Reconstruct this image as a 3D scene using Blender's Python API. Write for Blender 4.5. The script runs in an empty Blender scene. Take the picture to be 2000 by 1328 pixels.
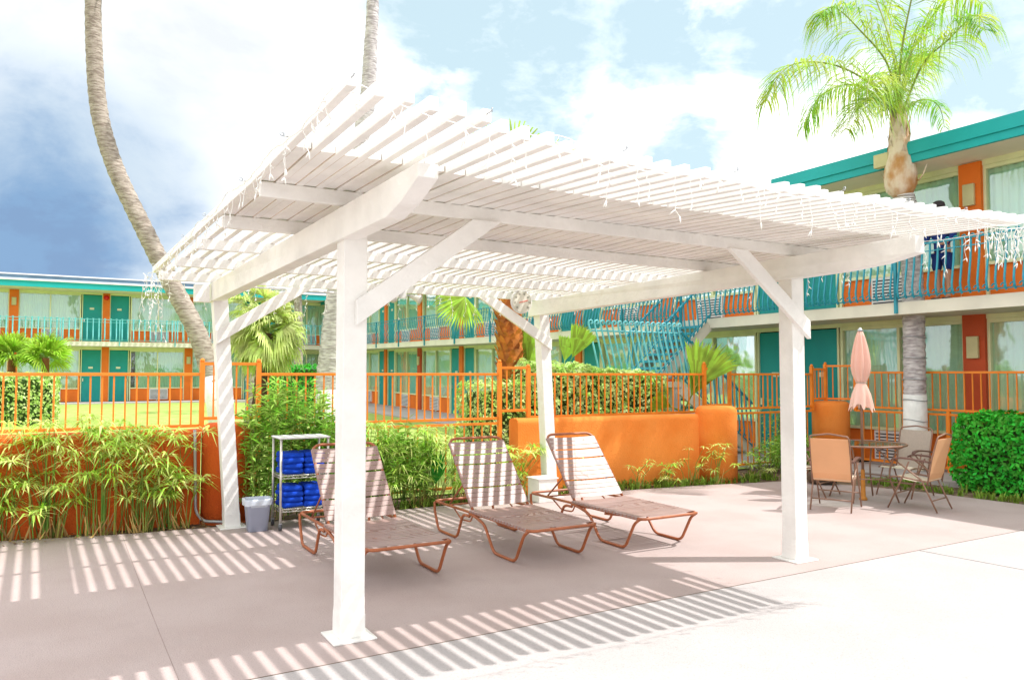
import bpy, bmesh, math, random
from mathutils import Vector, Matrix, noise
random.seed(7)
S = bpy.context.scene
COL = S.collection
R = math.radians
PI = math.pi
# ------------------------------------------------------------------ camera
cam_d = bpy.data.cameras.new("camera"); cam = bpy.data.objects.new("camera", cam_d); COL.objects.link(cam)
YAW, PITCH, ROLL = R(29.916), R(2.5276), 0.0
CAMP = Vector((-1.5556, -4.6799, 1.6))
fwd = Vector((math.sin(YAW)*math.cos(PITCH), math.cos(YAW)*math.cos(PITCH), math.sin(PITCH)))
rgt = Vector((math.cos(YAW), -math.sin(YAW), 0)); upv = rgt.cross(fwd)
cam.matrix_world = Matrix(((rgt.x, upv.x, -fwd.x, CAMP.x), (rgt.y, upv.y, -fwd.y, CAMP.y), (rgt.z, upv.z, -fwd.z, CAMP.z), (0, 0, 0, 1)))
cam_d.sensor_width = 36; cam_d.lens = 36*1516.7/2000; cam_d.clip_end = 2000; cam_d.clip_start = 0.05
S.camera = cam
def at(px, py, t):                       # point seen at a pixel of the photograph, t metres deep
    return CAMP + (fwd + rgt*((px-1000)/1516.7) + upv*((664-py)/1516.7))*t
# ------------------------------------------------------------------ light
SUN = Vector((0.585, -0.326, 1.0)).normalized()
EXPO = 1.38
sl = bpy.data.lights.new("sun", 'SUN'); sl.energy = 2.0; sl.angle = R(0.5); sl.color = (1, .975, .935)
so = bpy.data.objects.new("sun", sl); COL.objects.link(so); so.location = (10, -6, 20)
so.rotation_euler = SUN.to_track_quat('Z', 'Y').to_euler()
W = bpy.data.worlds.new("World"); S.world = W; W.use_nodes = True
nt = W.node_tree; nt.nodes.clear()
def N(tree, typ, **kw):
    n = tree.nodes.new(typ)
    for k, v in kw.items():
        if k.startswith('i_'): n.inputs[int(k[2:])].default_value = v
        else: setattr(n, k, v)
    return n
def mth(tree, op, a, b=None, c=None, clamp=False):
    n = tree.nodes.new('ShaderNodeMath'); n.operation = op; n.use_clamp = clamp
    for i, v in enumerate((a, b, c)):
        if v is None: continue
        if isinstance(v, (int, float)): n.inputs[i].default_value = v
        else: tree.links.new(v, n.inputs[i])
    return n.outputs[0]
def mixc(tree, f, a, b):
    n = tree.nodes.new('ShaderNodeMix'); n.data_type = 'RGBA'
    for i, v in ((0, f), (6, a), (7, b)):
        if isinstance(v, tuple): n.inputs[i].default_value = (*v, 1) if len(v) == 3 else v
        elif isinstance(v, (int, float)): n.inputs[i].default_value = v
        else: tree.links.new(v, n.inputs[i])
    return n.outputs[2]
def sstep(tree, v, lo, hi):
    n = tree.nodes.new('ShaderNodeMapRange'); n.interpolation_type = 'SMOOTHSTEP'
    tree.links.new(v, n.inputs[0]); n.inputs[1].default_value = lo; n.inputs[2].default_value = hi
    return n.outputs[0]
out = N(nt, 'ShaderNodeOutputWorld'); bg = N(nt, 'ShaderNodeBackground'); bg.inputs[1].default_value = 0.12
nt.links.new(bg.outputs[0], out.inputs[0])
sky = N(nt, 'ShaderNodeTexSky'); sky.sky_type = 'NISHITA'; sky.sun_disc = False
sky.sun_elevation = R(56.2); sky.sun_rotation = math.atan2(SUN.x, SUN.y); sky.air_density = 1.3; sky.dust_density = 2.0
tc = N(nt, 'ShaderNodeTexCoord'); DIR = tc.outputs['Generated']
def nz(scale, detail=6, rough=.55, dist=0, zs=1.0):
    m = N(nt, 'ShaderNodeMapping'); nt.links.new(DIR, m.inputs[0]); m.inputs['Scale'].default_value = (1, 1, zs)
    n = N(nt, 'ShaderNodeTexNoise'); nt.links.new(m.outputs[0], n.inputs['Vector'])
    n.inputs['Scale'].default_value = scale; n.inputs['Detail'].default_value = detail
    n.inputs['Roughness'].default_value = rough; n.inputs['Distortion'].default_value = dist
    return n.outputs[0]
def blob(px, py, r0, r1, wob):           # 1 within r0 pixels of the direction, 0 beyond r1
    d = (fwd + rgt*((px-1000)/1516.7) + upv*((664-py)/1516.7)).normalized()
    vm = N(nt, 'ShaderNodeVectorMath', operation='DISTANCE'); nm = N(nt, 'ShaderNodeVectorMath', operation='NORMALIZE')
    nt.links.new(DIR, nm.inputs[0]); nt.links.new(nm.outputs[0], vm.inputs[0]); vm.inputs[1].default_value = d
    v = mth(nt, 'ADD', vm.outputs['Value'], mth(nt, 'MULTIPLY', mth(nt, 'SUBTRACT', wob, .5), .42))
    return sstep(nt, v, r1/1516.7, r0/1516.7)
n1 = nz(5.5, 7, .6, .3, 1.6); n2 = nz(14, 6, .6, .2, 1.8); n3 = nz(2.6, 4, .5)
patch = blob(1010, 60, 100, 400, n1)
for b in ((880, 130, 30, 190), (1080, 200, 20, 200), (1250, 60, 60, 260), (1960, 120, 60, 300), (1560, 60, 20, 190), (1330, 290, 0, 170), (1960, 260, 0, 160)):
    patch = mth(nt, 'MAXIMUM', patch, blob(*b, n1))
gen = sstep(nt, n3, .56, .68)            # blue holes elsewhere in the sky
front = blob(1000, 300, 1500, 1700, n3)
patch = mth(nt, 'MAXIMUM', patch, mth(nt, 'MULTIPLY', gen, mth(nt, 'SUBTRACT', 1.0, front)))
patch = mth(nt, 'MULTIPLY', patch, mth(nt, 'ADD', .45, mth(nt, 'MULTIPLY', n2, 1.1)), clamp=True)
white = (6.2, 6.25, 6.3)
skyc = mixc(nt, .85, sky.outputs[0], (2.1, 2.7, 2.85))
grey = mth(nt, 'MULTIPLY', blob(330, 230, 200, 620, n3), mth(nt, 'ADD', .35, n1), clamp=True)
cl = mixc(nt, grey, white, (2.95, 3.1, 3.2))
c1 = mixc(nt, patch, cl, skyc)
dark0 = blob(60, 460, 60, 400, n3)
c1 = mixc(nt, mth(nt, 'MULTIPLY', dark0, .8), c1, (1.9, 2.4, 2.9))
dark = blob(40, 460, 20, 300, n1)
c2 = mixc(nt, mth(nt, 'MULTIPLY', dark, .9, clamp=True), c1, (.72, 1.3, 2.15))
dk2 = mth(nt, 'MULTIPLY', blob(110, 505, 0, 110, n2), .4)
c3 = mixc(nt, dk2, c2, (.75, 1.1, 1.8))
nt.links.new(c3, bg.inputs[0])
S.view_settings.view_transform = 'Standard'; S.view_settings.look = 'None'
S.view_settings.exposure = EXPO; S.view_settings.gamma = 1
S.render.engine = 'CYCLES'
try:
    S.cycles.max_bounces = 10; S.cycles.diffuse_bounces = 8; S.cycles.transparent_max_bounces = 12; S.cycles.sample_clamp_indirect = 6; S.cycles.use_denoising = True
    S.cycles.caustics_reflective = False; S.cycles.caustics_refractive = False
except Exception: pass
# ------------------------------------------------------------------ materials
MATS = {}
def mat(name, col, rough=.6, var=.12, scale=6, spec=.3, metal=0, bump=0, bscale=60, col2=None, trans=0, emit=0, island=0, coat=0, stretch=None, speck=0):
    if name in MATS: return MATS[name]
    m = bpy.data.materials.new(name); m.use_nodes = True; t = m.node_tree; b = t.nodes['Principled BSDF']
    tcn = N(t, 'ShaderNodeTexCoord'); v = tcn.outputs['Object']
    if stretch:
        mp = N(t, 'ShaderNodeMapping'); t.links.new(v, mp.inputs[0]); mp.inputs['Scale'].default_value = stretch; v = mp.outputs[0]
    n = N(t, 'ShaderNodeTexNoise'); t.links.new(v, n.inputs['Vector']); n.inputs['Scale'].default_value = scale; n.inputs['Detail'].default_value = 6
    c2 = col2 or tuple(max(0, c*(1-var*2)) for c in col)
    fac = sstep(t, n.outputs[0], .35, .68)
    c = mixc(t, fac, col, c2)
    if speck:
        n3_ = N(t, 'ShaderNodeTexNoise'); t.links.new(v, n3_.inputs['Vector']); n3_.inputs['Scale'].default_value = 95; n3_.inputs['Detail'].default_value = 3
        c = mixc(t, mth(t, 'MULTIPLY', sstep(t, n3_.outputs[0], .5, .72), speck), c, tuple(q*.62 for q in col))
        n4_ = N(t, 'ShaderNodeTexNoise'); t.links.new(v, n4_.inputs['Vector']); n4_.inputs['Scale'].default_value = .9; n4_.inputs['Detail'].default_value = 9; n4_.inputs['Roughness'].default_value = .72
        c = mixc(t, mth(t, 'MULTIPLY', sstep(t, n4_.outputs[0], .54, .66), speck*.8), c, tuple(q*.82 for q in col))
    if island:
        g = N(t, 'ShaderNodeNewGeometry'); hs = N(t, 'ShaderNodeHueSaturation')
        t.links.new(c, hs.inputs['Color'])
        t.links.new(mth(t, 'ADD', 1-island, mth(t, 'MULTIPLY', g.outputs['Random Per Island'], island*2)), hs.inputs['Value'])
        t.links.new(mth(t, 'ADD', .485, mth(t, 'MULTIPLY', g.outputs['Random Per Island'], .03)), hs.inputs['Hue'])
        c = hs.outputs[0]
    t.links.new(c, b.inputs['Base Color'])
    b.inputs['Roughness'].default_value = rough; b.inputs['Metallic'].default_value = metal
    b.inputs['Specular IOR Level'].default_value = spec
    if coat: b.inputs['Coat Weight'].default_value = coat; b.inputs['Coat Roughness'].default_value = .15
    if bump:
        n2 = N(t, 'ShaderNodeTexNoise'); t.links.new(v, n2.inputs['Vector']); n2.inputs['Scale'].default_value = bscale; n2.inputs['Detail'].default_value = 5
        bn = N(t, 'ShaderNodeBump'); bn.inputs['Strength'].default_value = bump; bn.inputs['Distance'].default_value = .02
        t.links.new(n2.outputs[0], bn.inputs['Height']); t.links.new(bn.outputs[0], b.inputs['Normal'])
    if trans:
        tr = N(t, 'ShaderNodeBsdfTranslucent'); t.links.new(c, tr.inputs[0]); ms = N(t, 'ShaderNodeMixShader'); ms.inputs[0].default_value = trans
        t.links.new(b.outputs[0], ms.inputs[1]); t.links.new(tr.outputs[0], ms.inputs[2]); t.links.new(ms.outputs[0], t.nodes['Material Output'].inputs[0])
    MATS[name] = m
    return m
WOOD = mat('white_paint', (.86, .85, .815), .6, .06, 3, bump=.45, bscale=16, stretch=(1, 1, 1))
def wood_extra():
    t = WOOD.node_tree; b = t.nodes['Principled BSDF']
    src = b.inputs['Base Color'].links[0].from_socket
    tcn = N(t, 'ShaderNodeTexCoord'); n = N(t, 'ShaderNodeTexNoise'); t.links.new(tcn.outputs['Object'], n.inputs['Vector'])
    n.inputs['Scale'].default_value = 2.3; n.inputs['Detail'].default_value = 8; n.inputs['Roughness'].default_value = .75
    c = mixc(t, mth(t, 'MULTIPLY', sstep(t, n.outputs[0], .62, .78), .5), src, (.62, .5, .34))
    t.links.new(c, b.inputs['Base Color'])
wood_extra()
PATIO = mat('patio_concrete', (.445, .362, .345), .75, .1, 1.4, col2=(.405, .322, .302), bump=.25, bscale=110, speck=.5)
DECK = mat('pool_deck_concrete', (.445, .410, .402), .8, .04, 1.1, bump=.3, bscale=120, speck=.5)
GRASS = mat('lawn_grass', (.27, .40, .07), .8, .2, 3, col2=(.36, .45, .12), bump=.5, bscale=160)
SOIL = mat('soil', (.22, .15, .09), .95, .3, 14, bump=.6, bscale=60)
WALK = mat('walkway_concrete', (.42, .39, .38), .8, .08, 2)
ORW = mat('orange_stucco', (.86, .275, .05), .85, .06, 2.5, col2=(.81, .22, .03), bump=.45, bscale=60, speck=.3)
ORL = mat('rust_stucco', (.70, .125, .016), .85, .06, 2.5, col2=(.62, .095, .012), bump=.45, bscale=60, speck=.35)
ORF = mat('orange_fence_paint', (.85, .24, .02), .45, .08, 5, spec=.4)
ORB = mat('orange_panel_paint', (.78, .17, .015), .6, .06, 3)
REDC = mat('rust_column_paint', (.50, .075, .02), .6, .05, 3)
TEAL = mat('teal_rail_paint', (.012, .28, .37), .4, .08, 5, spec=.5)
TEALD = mat('teal_door_paint', (.01, .29, .28), .5, .05, 2)
TEALF = mat('teal_fascia_paint', (.01, .36, .37), .5, .05, 1)
CREAM = mat('cream_paint', (.74, .76, .46), .6, .05, 3)
SLAB = mat('slab_concrete', (.70, .66, .55), .75, .06, 2, bump=.1)
SOFF = mat('soffit_plaster', (.80, .74, .60), .8, .04, 1.5)
ROOFM = mat('roof_membrane', (.20, .30, .38), .7, .1, 1.5)
WHITE = mat('white_metal', (.75, .75, .74), .5, .05, 4)
GREYM = mat('grey_metal', (.42, .44, .46), .35, .1, 8, metal=.4)
CHROME = mat('chrome_wire', (.72, .70, .64), .3, .1, 20, metal=.6)
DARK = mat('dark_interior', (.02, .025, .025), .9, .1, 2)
RUSTF = mat('rust_brown_frame', (.42, .125, .045), .4, .12, 9, spec=.5)
VINYL = mat('mauve_vinyl_strap', (.32, .21, .185), .42, .05, 5, spec=.5)
BLUE = mat('blue_towel', (.005, .07, .62), .9, .12, 9, bump=.6, bscale=200)
BINM = mat('grey_blue_plastic', (.42, .48, .62), .45, .04, 5)
LINER = mat('bin_liner_plastic', (.6, .66, .74), .3, .05, 8)
BRONZE = mat('bronze_frame', (.26, .14, .09), .4, .1, 9, spec=.5)
ARMM = mat('brown_armrest_plastic', (.13, .065, .05), .4, .1, 9)
TANS = mat('tan_sling', (.82, .48, .26), .8, .03, 3, trans=.25, bump=.4, bscale=260)
GREYS = mat('taupe_sling', (.50, .43, .36), .8, .05, 60, trans=.25)
PINK = mat('faded_pink_canvas', (.82, .50, .40), .9, .10, 3, col2=(.86, .64, .55), trans=.2, bump=.5, bscale=14, stretch=(1, 1, .25))
TEALSUN = mat('sunlit_teal_rail_paint', (.14, .50, .54), .4, .08, 5, spec=.5)  # paler copy of the rail teal, sunlight put into the colour
BULB = mat('white_light_cord', (.85, .85, .80), .35, .02, 5, coat=.4)
GUT = mat('galvanised_pipe', (.45, .46, .48), .4, .1, 9, metal=.3)
TRUNK = mat('palm_trunk_bark', (.42, .36, .31), .9, .2, 7, col2=(.22, .175, .145), bump=1, bscale=14, stretch=(1, 1, 4))
TRUNKG = mat('grey_palm_bark', (.62, .58, .57), .9, .2, 7, col2=(.34, .30, .30), bump=1, bscale=14, stretch=(1, 1, 4))
WHITEW = mat('whitewash', (.78, .77, .73), .8, .06, 6, bump=.5, bscale=20)
BOOT = mat('palm_boots', (.52, .17, .03), .85, .3, 9, col2=(.30, .10, .025), island=.35, bump=.5, bscale=25)
BOOTL = mat('pale_palm_sheath', (.68, .56, .44), .8, .25, 5, col2=(.46, .22, .08), bump=1, bscale=16, stretch=(1, 1, .6), island=.25)
FROND = mat('fan_palm_leaf', (.42, .66, .06), .5, .2, 4, trans=.35, island=.35)
FRONDP = mat('pale_fan_palm_leaf', (.72, .82, .28), .5, .2, 4, trans=.35, island=.35)
QUEEN = mat('queen_palm_leaflet', (.50, .60, .04), .5, .3, 3, col2=(.22, .48, .06), trans=.5, island=.35)
PAPY = mat('papyrus_leaf', (.46, .76, .07), .45, .2, 4, col2=(.86, .88, .36), trans=.35, island=.4)
PSTEM = mat('papyrus_stem', (.13, .27, .04), .6, .2, 4, col2=(.34, .33, .07), island=.3)
BAMB = mat('lance_leaf', (.28, .58, .05), .5, .3, 5, col2=(.58, .74, .20), trans=.35, island=.45)
HEDGE = mat('hedge_leaf', (.38, .60, .10), .4, .3, 5, col2=(.68, .78, .34), trans=.3, island=.45, spec=.5)
HEDGER = mat('bright_hedge_leaf', (.03, .38, .02), .5, .3, 5, col2=(.09, .50, .04), trans=.3, island=.45)
TWIG = mat('twig_bark', (.16, .10, .06), .9, .2, 9)
SKIN = mat('skin', (.45, .24, .16), .5, .05, 6)
NAVY = mat('navy_cloth', (.01, .03, .16), .85, .1, 9)
HATM = mat('dark_cap_cloth', (.05, .04, .045), .85, .1, 9)
LAMPG = mat('cream_lamp_lens', (.55, .50, .26), .35, .05, 5)
PLATE = mat('cream_number_plate', (.7, .68, .5), .5, .02, 5)
REDL = mat('red_alarm', (.65, .01, .01), .35, .05, 5)
NEEDLE = mat('red_needle', (.75, .06, .03), .5, .02, 5)
STONE = mat('dark_stone', (.16, .11, .08), .9, .2, 6, bump=.6, bscale=18)
CONCG = mat('grey_block', (.5, .49, .47), .85, .08, 4, bump=.2)
def glass(name, tint, refl):
    m = bpy.data.materials.new(name); m.use_nodes = True; t = m.node_tree; t.nodes.clear()
    o = N(t, 'ShaderNodeOutputMaterial'); tr = N(t, 'ShaderNodeBsdfTransparent'); tr.inputs[0].default_value = (*tint, 1)
    gl = N(t, 'ShaderNodeBsdfGlossy'); gl.inputs['Roughness'].default_value = .04; gl.inputs[0].default_value = (.85, .95, 1, 1)
    tcn = N(t, 'ShaderNodeTexCoord'); n = N(t, 'ShaderNodeTexNoise'); t.links.new(tcn.outputs['Object'], n.inputs['Vector']); n.inputs['Scale'].default_value = 1.6
    bn = N(t, 'ShaderNodeBump'); bn.inputs['Strength'].default_value = .12; bn.inputs['Distance'].default_value = .05
    t.links.new(n.outputs[0], bn.inputs['Height']); t.links.new(bn.outputs[0], gl.inputs['Normal'])
    lw = N(t, 'ShaderNodeLayerWeight'); lw.inputs[0].default_value = .35
    f = mth(t, 'ADD', refl, mth(t, 'MULTIPLY', lw.outputs[0], .35), clamp=True)
    ms = N(t, 'ShaderNodeMixShader'); t.links.new(f, ms.inputs[0]); t.links.new(tr.outputs[0], ms.inputs[1]); t.links.new(gl.outputs[0], ms.inputs[2])
    t.links.new(ms.outputs[0], o.inputs[0]); return m
GLASS = glass('window_glass', (.86, .95, .93), .16)
TGLASS = glass('table_glass', (.75, .85, .82), .25)
def curtain_mat():
    m = mat('curtain_cloth', (.62, .80, .52), .85, .06, 1.2, col2=(.52, .76, .60)); t = m.node_tree
    return m
CURT = curtain_mat()
# ------------------------------------------------------------------ mesh helpers
ORG = {}
class MB:
    def __init__(s): s.v = []; s.f = []
    def add(s, vs, fs):
        n = len(s.v); s.v.extend([tuple(v) for v in vs]); s.f.extend([tuple(i+n for i in f) for f in fs])
    def box(s, x0, x1, y0, y1, z0, z1):
        s.add([(x, y, z) for z in (z0, z1) for y in (y0, y1) for x in (x0, x1)],
              [(0, 2, 3, 1), (4, 5, 7, 6), (0, 1, 5, 4), (2, 6, 7, 3), (0, 4, 6, 2), (1, 3, 7, 5)]); return s
    def bar(s, p, q, w, h, up=(0, 0, 1)):
        p = Vector(p); q = Vector(q); d = (q-p).normalized(); u = Vector(up)
        if abs(d.dot(u)) > .99: u = Vector((1, 0, 0))
        a = d.cross(u).normalized(); b = a.cross(d).normalized(); a *= w/2; b *= h/2
        s.add([p-a-b, p+a-b, p+a+b, p-a+b, q-a-b, q+a-b, q+a+b, q-a+b],
              [(3, 2, 1, 0), (4, 5, 6, 7), (0, 1, 5, 4), (1, 2, 6, 5), (2, 3, 7, 6), (3, 0, 4, 7)]); return s
    def tube(s, pts, r, seg=8, closed=False, caps=True):
        pts = [Vector(p) for p in pts]; n = len(pts); rr = r if isinstance(r, (list, tuple)) else [r]*n
        base = len(s.v); prev = None
        for i, p in enumerate(pts):
            if closed: d = pts[(i+1) % n]-pts[i-1]
            else: d = pts[min(i+1, n-1)]-pts[max(i-1, 0)]
            d = d.normalized() if d.length > 1e-9 else Vector((0, 0, 1))
            if prev is None:
                a = d.cross(Vector((0, 0, 1)));
                if a.length < .05: a = d.cross(Vector((1, 0, 0)))
            else: a = prev - d*prev.dot(d)
            a.normalize(); prev = a; b = d.cross(a)
            for k in range(seg):
                t = 2*PI*k/seg; s.v.append(tuple(p+(a*math.cos(t)+b*math.sin(t))*rr[i]))
        m = n if closed else n-1
        for i in range(m):
            j = (i+1) % n
            for k in range(seg):
                k2 = (k+1) % seg
                s.f.append((base+i*seg+k, base+i*seg+k2, base+j*seg+k2, base+j*seg+k))
        if caps and not closed:
            s.f.append(tuple(base+k for k in reversed(range(seg)))); s.f.append(tuple(base+(n-1)*seg+k for k in range(seg)))
        return s
    def lathe(s, prof, c=(0, 0, 0), seg=20, sx=1, sy=1, flute=0, nf=8):
        base = len(s.v); c = Vector(c)
        for r, z in prof:
            for k in range(seg):
                t = 2*PI*k/seg; q = r*(1+flute*math.cos(nf*t)); s.v.append((c.x+q*math.cos(t)*sx, c.y+q*math.sin(t)*sy, c.z+z))
        for i in range(len(prof)-1):
            for k in range(seg):
                k2 = (k+1) % seg; s.f.append((base+i*seg+k, base+i*seg+k2, base+(i+1)*seg+k2, base+(i+1)*seg+k))
        s.f.append(tuple(base+k for k in reversed(range(seg)))); s.f.append(tuple(base+(len(prof)-1)*seg+k for k in range(seg)))
        return s
    def xf(s, fn): s.v = [tuple(fn(*v)) for v in s.v]; return s
    def build(s, name, m, parent=None, smooth=False, bevel=0, rnd=False):
        me = bpy.data.meshes.new(name); o3 = ORG.get(parent.name, (0, 0, 0)) if parent else (0, 0, 0)
        me.from_pydata([(a-o3[0], b-o3[1], c-o3[2]) for a, b, c in s.v], [], s.f); me.update()
        if smooth: me.polygons.foreach_set('use_smooth', [True]*len(me.polygons))
        me.materials.append(m)
        o = bpy.data.objects.new(name, me); COL.objects.link(o)
        if parent: o.parent = parent; ORG[o.name] = o3
        if bevel:
            md = o.modifiers.new('bevel', 'BEVEL'); md.width = bevel; md.segments = 2; md.limit_method = 'ANGLE'
        return o
def tag(o, label, cat=None, group=None):
    o['label'] = label
    if cat: o['category'] = cat
    if group: o['group'] = group
    return o
def thing(name, loc, label, cat, group=None):
    o = bpy.data.objects.new(name, None); COL.objects.link(o); o.location = loc; o.empty_display_size = .2
    ORG[o.name] = tuple(loc); return tag(o, label, cat, group)
def struct(o): o['kind'] = 'structure'; return o
def copy_tree(o, parent=None):
    c = o.copy(); COL.objects.link(c)
    if parent: c.parent = parent
    ORG[c.name] = ORG.get(o.name, (0, 0, 0))
    for ch in [x for x in o.children]: copy_tree(ch, c)
    return c
def lerp(a, b, t): return a+(b-a)*t
def fillet(pts, r, n=4):
    P = [Vector(p) for p in pts]; o = [P[0]]
    for i in range(1, len(P)-1):
        a = (P[i-1]-P[i]); b = (P[i+1]-P[i]); ra = min(r, a.length*.45, b.length*.45)
        p0 = P[i]+a.normalized()*ra; p1 = P[i]+b.normalized()*ra
        for k in range(n+1):
            t = k/n; o.append(p0*(1-t)**2+P[i]*2*t*(1-t)+p1*t*t)
    o.append(P[-1]); return o
ORD = ['first', 'second', 'third', 'fourth', 'fifth', 'sixth', 'seventh', 'eighth', 'ninth', 'tenth', 'eleventh', 'twelfth']
# ------------------------------------------------------------------ ground
def poly(name, pts, z, m):
    b = MB(); b.add([(x, y, z) for x, y in pts], [tuple(range(len(pts)))]); return struct(b.build(name, m))
poly('ground', [(-400, -200), (400, -200), (400, 600), (-400, 600)], -.02, SOIL)
def slab(name, pts, z, m, h=.06, gap=0):
    b = MB(); n = len(pts)
    b.add([(x, y, z) for x, y in pts]+[(x, y, z-h) for x, y in pts], [tuple(range(n))]+[(i, i+n, (i+1) % n+n, (i+1) % n) for i in range(n)])
    return struct(b.build(name, m))
slab('pool_deck', [(-20, -20), (22, -20), (22, -.318), (7, -.318), (-.68, -.408), (-20, -.64)], .004, DECK)
edge = [(-20, -.632), (-.68, -.400), (7, -.310), (8.72, -.3), (8.72, .5), (8.68, 1.0), (8.66, 1.5), (8.5, 2.2), (8.25, 2.9), (7.85, 3.45), (7.2, 3.58), (6.6, 3.72), (5.6, 3.86), (4.9, 3.93), (2.6, 4.02), (.6, 4.02), (-.05, 4.0), (-1.0, 4.08), (-2.06, 4.3), (-20, 4.6)]
slab('patio', edge, 0, PATIO)
jm = mat('joint_filler', (.20, .15, .12), .9)
jb = MB(); jb.bar((-20, -.636, .001), (-.68, -.404, .001), .008, .01); jb.bar((-.68, -.404, .001), (8.72, -.303, .001), .008, .01)
struct(jb.build('expansion_joint', jm))
jb = MB(); jb.bar((5.2, -.34, .0035), (6.4, -14, .0035), .007, .008); jb.bar((-1.2, -.42, .0035), (-.4, -14, .0035), .007, .008)
struct(jb.build('deck_joint', mat('deck_joint_dust', (.38, .355, .345), .9)))
jb = MB(); px = [(-1.025, 3.9), (-1.02, 1.9), (-1.012, .7), (-1.0, -.40)]
for a, b2 in zip(px, px[1:]): jb.bar((*a, -.003), (*b2, -.003), .0035, .008)
struct(jb.build('patio_crack', mat('crack_dust', (.31, .24, .22), .9)))
def tilt(y): return max(0, y-14)*.012
def lawn_z(x, y):
    a = .3*min(1, max(0, (y-4.85)/4.0)); b = .0+tilt(y)
    w = min(1, max(0, (x-2)/6.2)); w = w*w*(3-2*w)
    return lerp(a, b, w)
lb = MB(); nx, ny = 60, 70
xs = [lerp(-60, 8.6, i/nx) for i in range(nx+1)]; ys = [4.85+(34.1-4.85)*(j/ny)**1.3 for j in range(ny+1)]
for y in ys:
    for x in xs: lb.v.append((x, y, lawn_z(x, y)+.012*noise.noise((x*1.3, y*1.3, 0))))
for j in range(ny):
    for i in range(nx): k = j*(nx+1)+i; lb.f.append((k, k+1, k+nx+2, k+nx+1))
struct(lb.build('lawn', GRASS, smooth=True))
b = MB(); b.add([(8.6, -20, .05), (11.2, -20, .05), (11.2, 2, .05), (8.95, 2, .05)], [(0, 1, 2, 3)])
struct(MB().box(9.55, 11.2, -20, 4.2, -.1, .05).build('side_walkway', WALK))
wb = MB(); wb.box(8.6, 11.1, 4.75, 14, -.1, .05); wb.add([(8.6, 14, .05), (11.1, 14, .05), (11.1, 36.2, .05+tilt(36.2)), (8.6, 36.2, .05+tilt(36.2)), (8.6, 14, -.3), (8.6, 36.2, -.3)], [(0, 1, 2, 3), (0, 3, 5, 4)])
struct(wb.build('wing_walkway', WALK))
struct(MB().box(-60, 11.1, 33.9, 36.0, -.1, .345).build('rear_walkway', WALK))
# litter and leaf scraps in the soil bed
gb = MB()
for i in range(900):
    if random.random() < .5: x = random.uniform(-3.2, 3.8); y = random.uniform(4.02, 4.35)
    elif random.random() < .6: x = random.uniform(4.2, 8.3); y = 4.35-.10*(x-4.2)+random.uniform(-.25, .2)
    else: y = random.uniform(-1.5, 3.2); x = random.uniform(8.75, 9.4)
    s = random.uniform(.01, .035); a = random.uniform(0, 6.3); d = Vector((math.cos(a), math.sin(a), random.uniform(-.2, .4)))*s; e = Vector((-math.sin(a), math.cos(a), .2))*s*.4
    p = Vector((x, y, .005+random.random()*.01)); gb.add([p-d, p+e, p+d, p-e], [(0, 1, 2, 3)])
o = gb.build('leaf_litter', mat('dry_leaf', (.5, .33, .14), .9, .3, 5, island=.4)); o['kind'] = 'stuff'; tag(o, 'dry leaf litter scattered over the planting bed soil', 'leaf litter')
gb = MB()
def tuft(b, x, y, z, n=10, h=.1, w=.008):
    for _ in range(n):
        a = random.uniform(0, 6.3); l = random.uniform(.15, .6)*h; hh = random.uniform(.5, 1)*h; c = Vector((x+random.gauss(0, .02), y+random.gauss(0, .02), z)); s = Vector((-math.sin(a), math.cos(a), 0))*w
        m1 = c+Vector((math.cos(a)*l*.4, math.sin(a)*l*.4, hh*.7)); e = c+Vector((math.cos(a)*l, math.sin(a)*l, hh))
        b.add([c-s, c+s, m1+s, m1-s, e], [(0, 1, 2, 3), (3, 2, 4)])
for i in range(420):
    if i < 230: x = random.uniform(4.0, 8.3); y = 4.28-.12*(x-4.2)+random.uniform(-.22, .12)
    elif i < 300: x = random.uniform(1.2, 3.9); y = random.uniform(4.03, 4.3)
    else: y = random.uniform(-.8, 3.0); x = random.uniform(8.75, 9.25)
    tuft(gb, x, y, -.02, 9, random.uniform(.05, .16))
o = gb.build('ground_cover', mat('ground_cover_leaf', (.26, .40, .05), .6, .2, 8, trans=.3, island=.4)); o['kind'] = 'stuff'; tag(o, 'low bright green ground cover along the edge of the patio', 'ground cover')

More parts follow.
